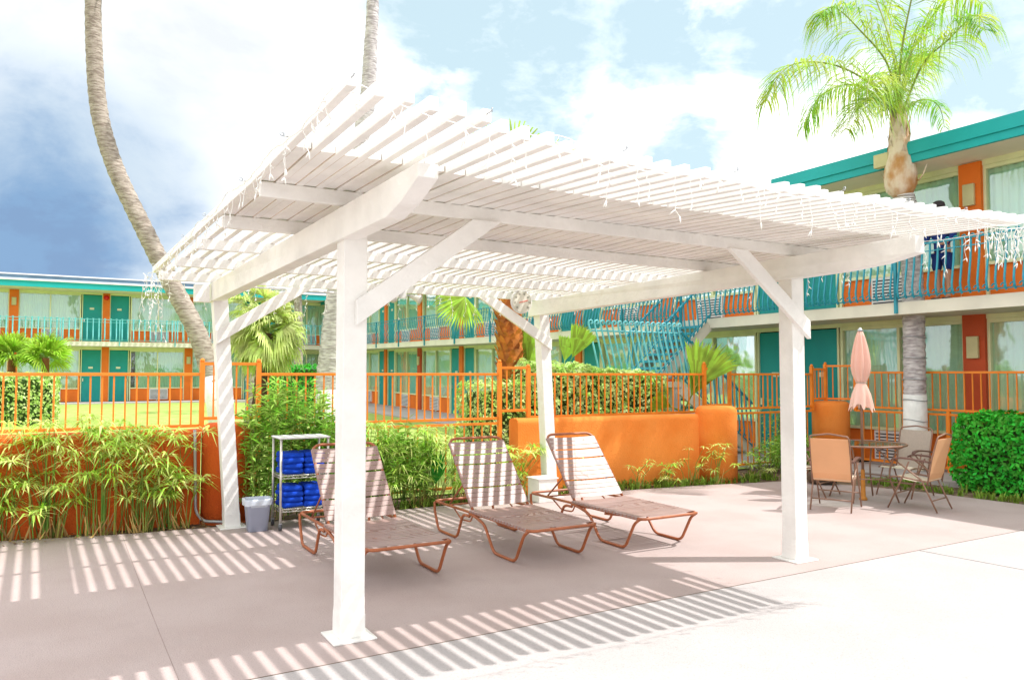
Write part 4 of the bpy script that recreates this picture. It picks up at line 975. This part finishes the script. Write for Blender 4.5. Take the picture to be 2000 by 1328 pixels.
# single upright fans behind hedge
def young(px_, py_, t, pts, label, seed, rad, m=FROND):
    base = at(px_, py_, t); o = thing('young_fan_palm', (base.x, base.y, 0), label, 'young palm'); b = MB(); s_ = MB(); rz = random.Random(seed)
    for (qx, qy, dt, rd) in pts:
        e = at(qx, qy, t+dt); d = (e-base).normalized(); L_ = (e-base).length
        s_.tube([base, base.lerp(e, .5), e-d*rd*.6], [.014, .011, .008], 6); fan_leaf(b, e-d*rd*.75, d, .04, rd*1.15, nb=30, spread=(75 if rd > .7 else 50), droop=.10, rz=rz, width=.024, stem=s_, face=fwd)
    b.build('fronds', m, o); s_.build('leaf_stems', PSTEM, o, smooth=True)
young(1335, 805, 12.6, [(1385, 700, 0, .74), (1370, 730, .15, .6), (1290, 785, -.2, .35)], 'young fan palm with one broad upright leaf beside the stair', 41, .6)
young(1040, 770, 12.2, [(1022, 665, -.1, .60), (1050, 700, .2, .4)], 'narrow upright green palm leaf between the booted trunk and the post', 42, .6)
young(1090, 760, 12.4, [(1135, 660, 0, .50), (1110, 675, .2, .4)], 'young palm leaf leaning right above the clipped hedge', 43, .5)
# queen palm on the right
QD = 12.6
Q = [at(1791, 930, QD), at(1788, 850, QD), at(1787, 770, QD), at(1784, 600, QD), at(1779, 480, QD), at(1771, 400, QD), at(1762, 375, QD)]
qp = thing('queen_palm', (Q[0].x, Q[0].y, -.02), 'queen palm with arching feathery fronds, whitewashed trunk foot, beside the right wing', 'palm tree')
trunk_tube(qp, Q, [.18, .172, .165, .165, .155, .145, .135], TRUNKG, step=.06)
b = MB(); b.tube([Q[0], Q[1], Q[2]], [.19, .181, .174], 24); b.build('whitewash_band', WHITEW, qp, smooth=True)
for k in range(5):
    c = Q[1].lerp(Q[3], .12+k*.16); MB().tube([c+Vector((.182*math.cos(t), .182*math.sin(t), .01*math.sin(t+k)+.015*math.cos(2*t))) for t in [2*PI*j/24 for j in range(24)]], .006, 5, closed=True).build('wrapped_cord', GREYM, qp, smooth=True)
for k in range(9):
    c = Q[5].lerp(Q[6], -.9+k*.2); MB().tube([c+Vector((.155*math.cos(t), .155*math.sin(t), .012*math.sin(t+k))) for t in [2*PI*j/24 for j in range(24)]], .012, 5, closed=True).build('wrapped_cord', WHITE, qp, smooth=True)
H0, H1 = at(1760, 385, QD), at(1755, 225, QD)
b = MB(); n = 12
prof = [(0, .12), (.05, .19), (.14, .245), (.28, .25), (.42, .22), (.55, .18), (.7, .15), (.85, .12), (1.0, .07)]
b.tube([H0.lerp(H1, u) for u, _ in prof], [r_ for _, r_ in prof], 20); b.build('crownshaft', BOOTL, qp, smooth=True)
b = MB(); rz = random.Random(14)
for i in range(56):
    u = .05+.85*i/56; c = H0.lerp(H1, u); a = i*2.399; d = Vector((math.cos(a), math.sin(a), 0)); s = Vector((-math.sin(a), math.cos(a), 0)); l = rz.uniform(.2, .36); r_ = .215-.12*u
    c = c+d*r_; b.add([c-s*.07, c+s*.07, c+d*.02+s*.04+Vector((0, 0, l*.6)), c+d*.02-s*.04+Vector((0, 0, l*.6)), c+d*rz.uniform(.0, .09)+Vector((0, 0, l))], [(0, 1, 2, 3), (3, 2, 4)])
b.build('leaf_sheaths', BOOTL, qp)
def q_frond(pts, nl, ll, seed, sag=.75):
    rz = random.Random(seed); V = [Vector(p_) for p_ in pts]; n = len(V); b = MB(); S_ = MB(); C_ = []
    for i in range(n-1):
        p0_, p1_, p2_, p3_ = V[max(i-1, 0)], V[i], V[min(i+1, n-1)], V[min(i+2, n-1)]
        for j in range(8): t = j/8; C_.append(.5*((2*p1_)+(p2_-p0_)*t+(2*p0_-5*p1_+4*p2_-p3_)*t*t+(3*p1_-p0_-3*p2_+p3_)*t**3))
    C_.append(V[-1]); m = len(C_); S_.tube(C_, [lerp(.022, .003, i/(m-1)) for i in range(m)], 5)
    for k in range(nl):
        u = .14+.86*k/nl; f_ = u*(m-1); i = min(m-2, int(f_)); p_ = C_[i].lerp(C_[i+1], f_-i); d = (C_[i+1]-C_[i]).normalized()
        side = d.cross(Vector((0, 0, 1)));
        if side.length < .05: side = Vector((1, 0, 0))
        side.normalize(); up_ = side.cross(d)
        env = math.sin(PI*min(1, (u-.05)*1.05))**.5 if u < .95 else .45
        for sg in (-1, 1):
            L_ = ll*env*rz.uniform(.75, 1.1)*(1-.35*u); ang = rz.uniform(-.45, .65)
            o_ = (side*sg*math.cos(ang)+up_*math.sin(ang)*.8+d*rz.uniform(.35, .8)).normalized()
            w = .0095; sd = o_.cross(Vector((rz.uniform(-.4, .4), rz.uniform(-.4, .4), 1))).normalized()*w; sgz = sag*rz.uniform(.6, 1.2)
            q1 = p_+o_*L_*.4-Vector((0, 0, sgz*L_*.08)); q2 = p_+o_*L_*.72-Vector((0, 0, sgz*L_*.35)); q3 = p_+o_*L_*.88-Vector((0, 0, sgz*L_*.80))
            b.add([p_-sd*.5, p_+sd*.5, q1+sd, q1-sd, q2+sd*.8, q2-sd*.8, q3], [(0, 1, 2, 3), (3, 2, 4, 5), (5, 4, 6)])
    b.build('frond', QUEEN, qp); S_.build('frond_stem', mat('frond_midrib', (.30, .34, .08), .5), qp, smooth=True)
K = at(1755, 240, QD)
fr = [([(1755, 240, 0), (1735, 130, .0), (1680, 60, -.2), (1630, 15, -.4), (1600, 30, -.5)], .62),
      ([(1755, 240, 0), (1700, 165, -.4), (1620, 125, -.9), (1540, 130, -1.3), (1495, 195, -1.5)], .60),
      ([(1755, 240, 0), (1715, 190, .3), (1660, 165, .7), (1600, 190, 1.1), (1570, 250, 1.3)], .5),
      ([(1755, 240, 0), (1770, 130, .1), (1815, 40, .2), (1870, -20, .3), (1920, 10, .4)], .62),
      ([(1755, 240, 0), (1760, 110, -.3), (1780, 0, -.6), (1800, -90, -.9), (1850, -140, -1.1)], .6),
      ([(1755, 240, 0), (1780, 205, .2), (1810, 195, .5), (1835, 210, .7), (1845, 250, .9)], .26),
      ([(1755, 240, 0), (1745, 110, .4), (1715, 10, .9), (1680, -60, 1.3), (1640, -80, 1.6)], .6),
      ([(1755, 240, 0), (1725, 195, -.5), (1680, 200, -1.1), (1650, 255, -1.5)], .5),
      ([(1755, 240, 0), (1800, 130, -.5), (1850, 80, -1.1), (1905, 30, -1.6), (1925, 60, -1.9)], .5),
      ([(1755, 240, 0), (1770, 150, .8), (1790, 110, 1.6), (1820, 110, 2.2)], .5),
      ([(1755, 240, 0), (1738, 190, -.3), (1725, 160, -.9), (1700, 150, -1.5), (1690, 220, -1.9)], .45)]
for i, (pt, ll) in enumerate(fr): q_frond([at(a, c, QD+t) for a, c, t in pt], 100 if ll > .4 else 60, ll*1.5, 60+i, sag=1.3)
b = MB(); b.tube([at(1785, 353, QD-.1), at(1795, 352, QD-.2), at(1803, 340, QD-.3), at(1811, 320, QD-.35)], [.012, .012, .011, .007], 6); b.build('dry_stalk', BOOTL, qp, smooth=True)

# ------------------------------------------------------------------ shrubs and hedges
def leaf(b, c, n, s, rz, asp=.55):
    n = n.normalized(); a = n.cross(Vector((rz.uniform(-1, 1), rz.uniform(-1, 1), rz.uniform(-1, 1))))
    if a.length < .01: return
    a.normalize(); t = a.cross(n); b.add([c-a*s, c-t*s*asp+n*s*.15, c+a*s, c+t*s*asp+n*s*.15], [(0, 1, 2, 3)])
def hedge(name, x0, x1, y0, y1, z0, z1, n, s, m, label, seed, bulge=.08, rough=.12, zfun=None, cat='hedge', core_in=.16):
    rz = random.Random(seed); t = thing(name, ((x0+x1)/2, (y0+y1)/2, z0), label, cat); b = MB(); cx, cy, cz = (x0+x1)/2, (y0+y1)/2, (z0+z1)/2
    hx, hy, hz = (x1-x0)/2, (y1-y0)/2, (z1-z0)/2
    A = [hy*hz, hy*hz, hx*hz, hx*hz, hx*hy*1.1]; tot = sum(A)
    for i in range(n):
        u, v = rz.uniform(-1, 1), rz.uniform(-1, 1); r_ = rz.random()*tot; k = 0
        while k < 4 and r_ > A[k]: r_ -= A[k]; k += 1
        q, nr = [((1, u, v), (1, 0, 0)), ((-1, u, v), (-1, 0, 0)), ((u, 1, v), (0, 1, 0)), ((u, -1, v), (0, -1, 0)), ((u, v, 1), (0, 0, 1))][k]
        q = Vector(q); # round the box a little
        e = 1-.03*(max(0, abs(q.x*q.y)-.6)+max(0, abs(q.y*q.z)-.6)+max(0, abs(q.x*q.z)-.6))*2
        P_ = Vector((q.x*hx*e, q.y*hy*e, q.z*hz*e)); P_ += Vector((cx, cy, cz)); nr = Vector(nr)
        dn = noise.noise(P_*2.2)*bulge+noise.noise(P_*7)*rough*.6-abs(rz.gauss(0, .5))*rough
        P_ += nr*dn
        if zfun: P_.z = z0+(P_.z-z0)*zfun(P_.x, P_.y)
        nn_ = (nr+Vector((rz.uniform(-1, 1), rz.uniform(-1, 1), rz.uniform(-.5, 1.2)))*.8)
        leaf(b, P_, nn_, s*rz.uniform(.6, 1.3), rz)
    b.build('foliage', m, t)
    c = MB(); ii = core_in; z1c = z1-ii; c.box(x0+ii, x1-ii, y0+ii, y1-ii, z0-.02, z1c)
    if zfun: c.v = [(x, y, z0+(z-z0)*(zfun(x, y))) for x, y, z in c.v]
    c.build('shade_core', mat('inner_shade_green', (.05, .10, .02), .9, .3, 12), t); return t  # plain box core, the shade between the leaves is put into its colour
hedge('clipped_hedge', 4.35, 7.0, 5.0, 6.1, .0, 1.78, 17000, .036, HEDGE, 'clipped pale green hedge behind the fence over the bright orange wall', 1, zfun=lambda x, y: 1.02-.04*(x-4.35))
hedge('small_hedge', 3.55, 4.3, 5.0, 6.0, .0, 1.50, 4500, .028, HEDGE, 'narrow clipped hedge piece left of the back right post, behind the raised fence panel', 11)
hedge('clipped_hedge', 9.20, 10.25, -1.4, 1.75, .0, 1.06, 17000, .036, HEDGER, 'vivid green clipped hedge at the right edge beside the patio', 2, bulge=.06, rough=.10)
p = at(60, 790, 20); hedge('clipped_hedge', p.x-2.2, p.x+.62, p.y-.4, p.y+1.0, .3, 1.62, 6500, .045, HEDGE, 'dark green hedge on the lawn under the two small fan palms', 3)
p = at(955, 800, 13); hedge('round_shrub', p.x-.32, p.x+.40, p.y-.3, p.y+.4, .05, 1.30, 2600, .028, HEDGE, 'small round pale shrub on the lawn behind the fence, beside the booted palm', 4, cat='shrub')
p = at(610, 760, 24); hedge('clipped_hedge', p.x-1.6, p.x+1.6, p.y-.4, p.y+.4, .3, 1.9, 3500, .05, HEDGER, 'distant green hedge behind the second tall palm trunk', 5)
def lance(b, c, d, L_, w, rz, droop=.5):
    d = d.normalized(); s = d.cross(Vector((rz.uniform(-.5, .5), rz.uniform(-.5, .5), 1)));
    if s.length < .01: return
    s = s.normalized()*w; m1 = c+d*L_*.5-Vector((0, 0, droop*L_*.1)); e = c+d*L_-Vector((0, 0, droop*L_*.45)); b.add([c, m1-s, e, m1+s], [(0, 1, 2, 3)])
def leafy(name, cx, cy, w, d_, h, ns, nlv, ll, m, label, seed, hvar=.3, z0=0, lw=.0125, cat='shrub', bare=.12):
    rz = random.Random(seed); t = thing(name, (cx, cy, z0), label, cat); b = MB(); s_ = MB()
    for i in range(ns):
        x = cx+rz.uniform(-w, w)/2; y = cy+rz.uniform(-d_, d_)/2; hh = h*rz.uniform(1-hvar, 1.05)*(1-.25*(abs(x-cx)/(w/2+.01))**2); lx, ly = rz.uniform(-.18, .18), rz.uniform(-.16, .12)
        P_ = [Vector((x, y, z0)), Vector((x+lx*.4, y+ly*.4, z0+hh*.5)), Vector((x+lx, y+ly, z0+hh))]; s_.tube(P_, [.006, .0045, .002], 4, caps=False)
        for k in range(nlv):
            u = rz.uniform(bare, 1)**.8; c = P_[0].lerp(P_[1], u*2) if u < .5 else P_[1].lerp(P_[2], u*2-1); a = rz.uniform(0, 6.3); el = rz.uniform(-.3, .9)
            lance(b, c, Vector((math.cos(a)*math.cos(el), math.sin(a)*math.cos(el), math.sin(el))), ll*rz.uniform(.6, 1.2), lw*rz.uniform(.7, 1.3), rz)
    b.build('foliage', m, t); s_.build('stems', PSTEM, t, smooth=True); return t
leafy('bamboo_shrub', .62, 4.25, .95, .42, 1.50, 66, 75, .16, BAMB, 'dense tall green bamboo like shrub behind the towel cart', 71)
leafy('bamboo_shrub', 1.12, 4.28, .55, .36, 1.22, 36, 60, .14, BAMB, 'bushy green shrub between the towel cart and the front post', 72)
leafy('bamboo_shrub', 1.95, 4.25, .8, .34, 1.02, 50, 50, .15, BAMB, 'green shrub with narrow leaves just right of the front post', 73)
leafy('bamboo_shrub', 8.95, 4.35, 1.1, .35, .62, 60, 50, .09, BAMB, 'low green shrub growing through the fence left of the front right post', 74)
leafy('small_shrub', 9.9, 5.4, .5, .3, 1.25, 14, 40, .07, BAMB, 'small feathery shrub behind the fence right of the front right post', 75)
leafy('weedy_shrub', 9.95, .9, 1.0, .4, 1.28, 14, 22, .06, HEDGE, 'loose yellow green sprigs rising above the right hand hedge', 76)
def papyrus(cx, cy, w, d_, h, ns, label, seed, m=PAPY, z0=-.02, nb=24, ul=.23):
    rz = random.Random(seed); t = thing('papyrus_clump', (cx, cy, z0), label, 'papyrus plant', 'papyrus clumps along the planting bed'); b = MB(); s_ = MB(); dr = MB()
    for i in range(ns):
        x = cx+rz.gauss(0, w/4); y = cy+rz.gauss(0, d_/4); hh = h*min(1.05, .28+.78*rz.random()**.75); lx = (x-cx)*1.1+rz.uniform(-.16, .16); ly = rz.uniform(-.26, .08)
        top = Vector((x+lx, y+ly, z0+hh)); P_ = [Vector((x, y, z0)), Vector((x+lx*.25, y+ly*.25, z0+hh*.55)), top]; s_.tube(P_, [.006, .0045, .003], 4, caps=False)
        ax = (P_[2]-P_[1]).normalized(); n_ = nb+rz.randint(-3, 4)
        for k in range(n_):
            a = 2*PI*k/n_+rz.uniform(-.2, .2); L_ = ul*rz.uniform(.6, 1.2); el = rz.uniform(-.15, .5); d = Vector((math.cos(a)*math.cos(el), math.sin(a)*math.cos(el), math.sin(el)))
            s = d.cross(Vector((0, 0, 1))).normalized()*rz.uniform(.007, .012); m1 = top+d*L_*.5; e = top+d*L_*.96-Vector((0, 0, L_*rz.uniform(.08, .5)))
            b.add([top, m1-s, m1+s, e], [(0, 1, 2), (1, 3, 2)])
    for i in range(int(ns*.7)):
        x = cx+rz.gauss(0, w/4); y = cy+rz.gauss(0, d_/5)-.03; hh = rz.uniform(.08, .26); s = Vector((rz.uniform(.006, .012), 0, 0)); c = Vector((x, y, z0)); e = c+Vector((rz.uniform(-.10, .10), rz.uniform(-.14, .05), hh))
        dr.add([c-s, c+s, e+s*.3, e-s*.3], [(0, 1, 2, 3)])
    b.build('umbels', m, t); s_.build('stems', PSTEM, t, smooth=True); dr.build('dry_stalks', mat('straw', (.55, .34, .12), .8, .25, 6, island=.35), t)
    return t
pl = [(-3.0, 1.06, 24), (-2.52, 1.12, 32), (-2.06, .98, 24), (-1.64, 1.10, 32), (-1.22, 1.12, 24), (-.86, 1.0, 28), (-.48, .94, 18)]
place = ['papyrus clump at the extreme left edge of the bed', 'papyrus clump with pale drooping blades, second from the left edge', 'papyrus clump with straw coloured foot, third from the left edge',
         'tall papyrus clump in the middle of the row against the rust wall', 'papyrus clump right of the middle of the row, rising in front of the fence', 'dense papyrus clump, second before the grey pipe', 'papyrus clump nearest the grey pipe and back left post']
for i, (x, h, n) in enumerate(pl): papyrus(x, 4.24+(.12 if x < -1.6 else .0), .40, .26, h, n, place[i], 90+i)
papyrus(2.35, 4.26, .5, .26, .92, 40, 'papyrus clump beyond the middle lounger backrest', 101)
papyrus(1.58, 4.22, .5, .26, 1.02, 34, 'papyrus clump seen just right of the front post foot, behind the loungers', 102)
papyrus(2.80, 4.20, .35, .22, .70, 20, 'low papyrus clump behind the middle lounger backrest', 104)
papyrus(3.42, 4.16, .5, .26, .66, 36, 'yellowing papyrus clump against the left end of the bright orange wall', 103, ul=.17)
for i, (x, y, h, n, lb_) in enumerate([(4.55, 4.18, .50, 7, 'sparse papyrus sprig just right of the back right post'), (5.55, 4.05, .48, 6, 'small papyrus sprig with bent head against the bright orange wall'), (6.0, 4.0, .38, 12, 'bushy low papyrus tuft at the middle of the bright orange wall'), (6.45, 3.95, .55, 8, 'pale leaved papyrus sprig near the wall end pillar'), (6.78, 3.78, .58, 9, 'thin papyrus sprig in front of the sunny rounded pillar'), (7.6, 3.9, .42, 9, 'thin papyrus sprig right of the sunny rounded pillar')]):
    papyrus(x, y, .16, .12, h, n, lb_, 120+i, ul=.14, nb=11)
b = MB(); rz = random.Random(77)
for k in range(16):
    a = rz.uniform(-2.6, -.5); el = rz.uniform(.6, 1.4); c = Vector((2.42, 4.12, .25)); L_ = rz.uniform(.3, .55); d = Vector((math.cos(a)*math.cos(el)*.6, math.sin(a)*math.cos(el)*.4, math.sin(el))); s = d.cross(Vector((0, 1, 0))).normalized()*.022
    b.add([c, c+d*L_*.5-s, c+d*L_, c+d*L_*.5+s], [(0, 1, 2, 3)])
tag(b.build('broad_leaf_plant', mat('vivid_leaf', (.05, .42, .04), .5, trans=.35, island=.2), None), 'bright green broad bladed plant rising beside the middle lounger', 'plant')

# ------------------------------------------------------------------ person on the balcony
pz = 2.75; pxx, pyy = 10.42, 2.50
man = thing('person', (pxx, pyy, pz), 'person in navy shirt and shorts and dark cap leaning on the upper balcony rail', 'person')
def skin_body(name, chains, m, parent, sub=2):
    me = bpy.data.meshes.new(name); vs = []; es = []; rad = []; idx = {}
    def vid(k, p_, r_):
        if k not in idx: idx[k] = len(vs); vs.append(tuple(p_)); rad.append(r_)
        return idx[k]
    for ch in chains:
        prev = None
        for k, p_, r_ in ch:
            i = vid(k, p_, r_)
            if prev is not None: es.append((prev, i))
            prev = i
    me.from_pydata(vs, es, []); o = bpy.data.objects.new(name, me); COL.objects.link(o); o.parent = parent
    me.skin_vertices.new(name='') if hasattr(me.skin_vertices, 'new') else None
    md = o.modifiers.new('skin', 'SKIN'); 
    if not me.skin_vertices:
        bpy.context.view_layer.objects.active = o; o.select_set(True)
    for i, r_ in enumerate(rad): me.skin_vertices[0].data[i].radius = (r_, r_*.9)
    me.skin_vertices[0].data[0].use_root = True
    sb = o.modifiers.new('sub', 'SUBSURF'); sb.levels = 1; sb.render_levels = sub
    dg = bpy.context.evaluated_depsgraph_get(); me2 = bpy.data.meshes.new_from_object(o.evaluated_get(dg)); o.modifiers.clear(); o.data = me2
    me2.materials.clear(); me2.materials.append(m); me2.polygons.foreach_set('use_smooth', [True]*len(me2.polygons)); return o
# figure local frame: faces -x (towards the courtyard)
body = [[('hip', (0, 0, .88), .115), ('w', (0, 0, 1.02), .105), ('ch', (-.02, 0, 1.22), .125), ('nk', (-.04, 0, 1.40), .055), ('nk2', (-.06, 0, 1.46), .048), ('hd', (-.075, 0, 1.54), .075), ('hd2', (-.075, 0, 1.60), .072)]]
for s, n_ in ((-1, 'l'), (1, 'r')):
    body.append([('hip', (0, 0, .88), .115), ('th'+n_, (0, s*.085, .80), .082), ('kn'+n_, (-.015, s*.09, .46), .055), ('ca'+n_, (.01, s*.09, .33), .052), ('an'+n_, (.02, s*.09, .09), .034), ('to'+n_, (-.10, s*.10, .035), .034)])
    body.append([('ch', (-.02, 0, 1.22), .125), ('sh'+n_, (-.02, s*.17, 1.34), .056), ('el'+n_, (-.06, s*.235, 1.07), .040), ('wr'+n_, (-.27, s*.20, .93), .026), ('pa'+n_, (-.34, s*.19, .92), .028)])
    for f_ in range(4): body.append([('pa'+n_, (0, 0, 0), .028), ('f%d%s' % (f_, n_), (-.385, s*(.165+.018*f_), .915), .0085), ('g%d%s' % (f_, n_), (-.41-.004*(f_ % 3), s*(.163+.019*f_), .892), .0075)])
    body.append([('wr'+n_, (0, 0, 0), .026), ('tm'+n_, (-.325, s*.155, .918), .009), ('tn'+n_, (-.355, s*.145, .905), .008)])
bd = skin_body('body', body, SKIN, man)
shirt = [[('hem', (0, 0, .78), .15), ('hip', (0, 0, .90), .15), ('w', (0, 0, 1.02), .135), ('ch', (-.02, 0, 1.22), .155), ('nk', (-.04, 0, 1.37), .07)]]
for s, n_ in ((-1, 'l'), (1, 'r')): shirt.append([('ch', (-.02, 0, 1.22), .155), ('sh'+n_, (-.02, s*.175, 1.335), .078), ('el'+n_, (-.06, s*.235, 1.07), .062), ('w2'+n_, (-.22, s*.21, .96), .045)])
skin_body('shirt', shirt, NAVY, man)
sh = [[('hip', (0, 0, .92), .135), ('hb', (0, 0, .84), .13)]]
for s, n_ in ((-1, 'l'), (1, 'r')): sh.append([('hip', (0, 0, .92), .135), ('t'+n_, (0, s*.09, .76), .105), ('k'+n_, (-.01, s*.10, .50), .088)])
skin_body('shorts', sh, NAVY, man)
b = MB(); b.lathe([(.098, 0), (.10, .03), (.085, .075), (.05, .10), (.005, .108)], (-.075, 0, 1.60), 18); b.add([(-.15, -.075, 1.61), (-.15, .075, 1.61), (-.245, .05, 1.60), (-.245, -.05, 1.60), (-.15, -.075, 1.60), (-.15, .075, 1.60), (-.245, .05, 1.592), (-.245, -.05, 1.592)], [(0, 1, 2, 3), (7, 6, 5, 4), (2, 6, 7, 3), (0, 3, 7, 4), (1, 5, 6, 2)])
ORG[man.name] = (0, 0, 0); b.build('cap', HATM, man, smooth=True)
b = MB(); b.lathe([(.001, -.02), (.010, -.012), (.013, 0), (.008, .015), (.001, .035)], (-.155, 0, 1.545), 8); b.box(-.151, -.143, -.022, .022, 1.497, 1.503)
for s in (-1, 1): b.lathe([(.001, -.008), (.007, 0), (.001, .008)], (-.146, s*.028, 1.565), 8); b.lathe([(.004, -.03), (.012, 0), (.004, .03)], (-.07, s*.078, 1.55), 8)
b.build('face_features', SKIN, man, smooth=True)
b = MB()
for s in (-1, 1): b.box(-.155, .05, s*.095-.042, s*.095+.042, .0, .055)
b.build('shoes', HATM, man, bevel=.015)
man.scale = (.93, .93, .93)
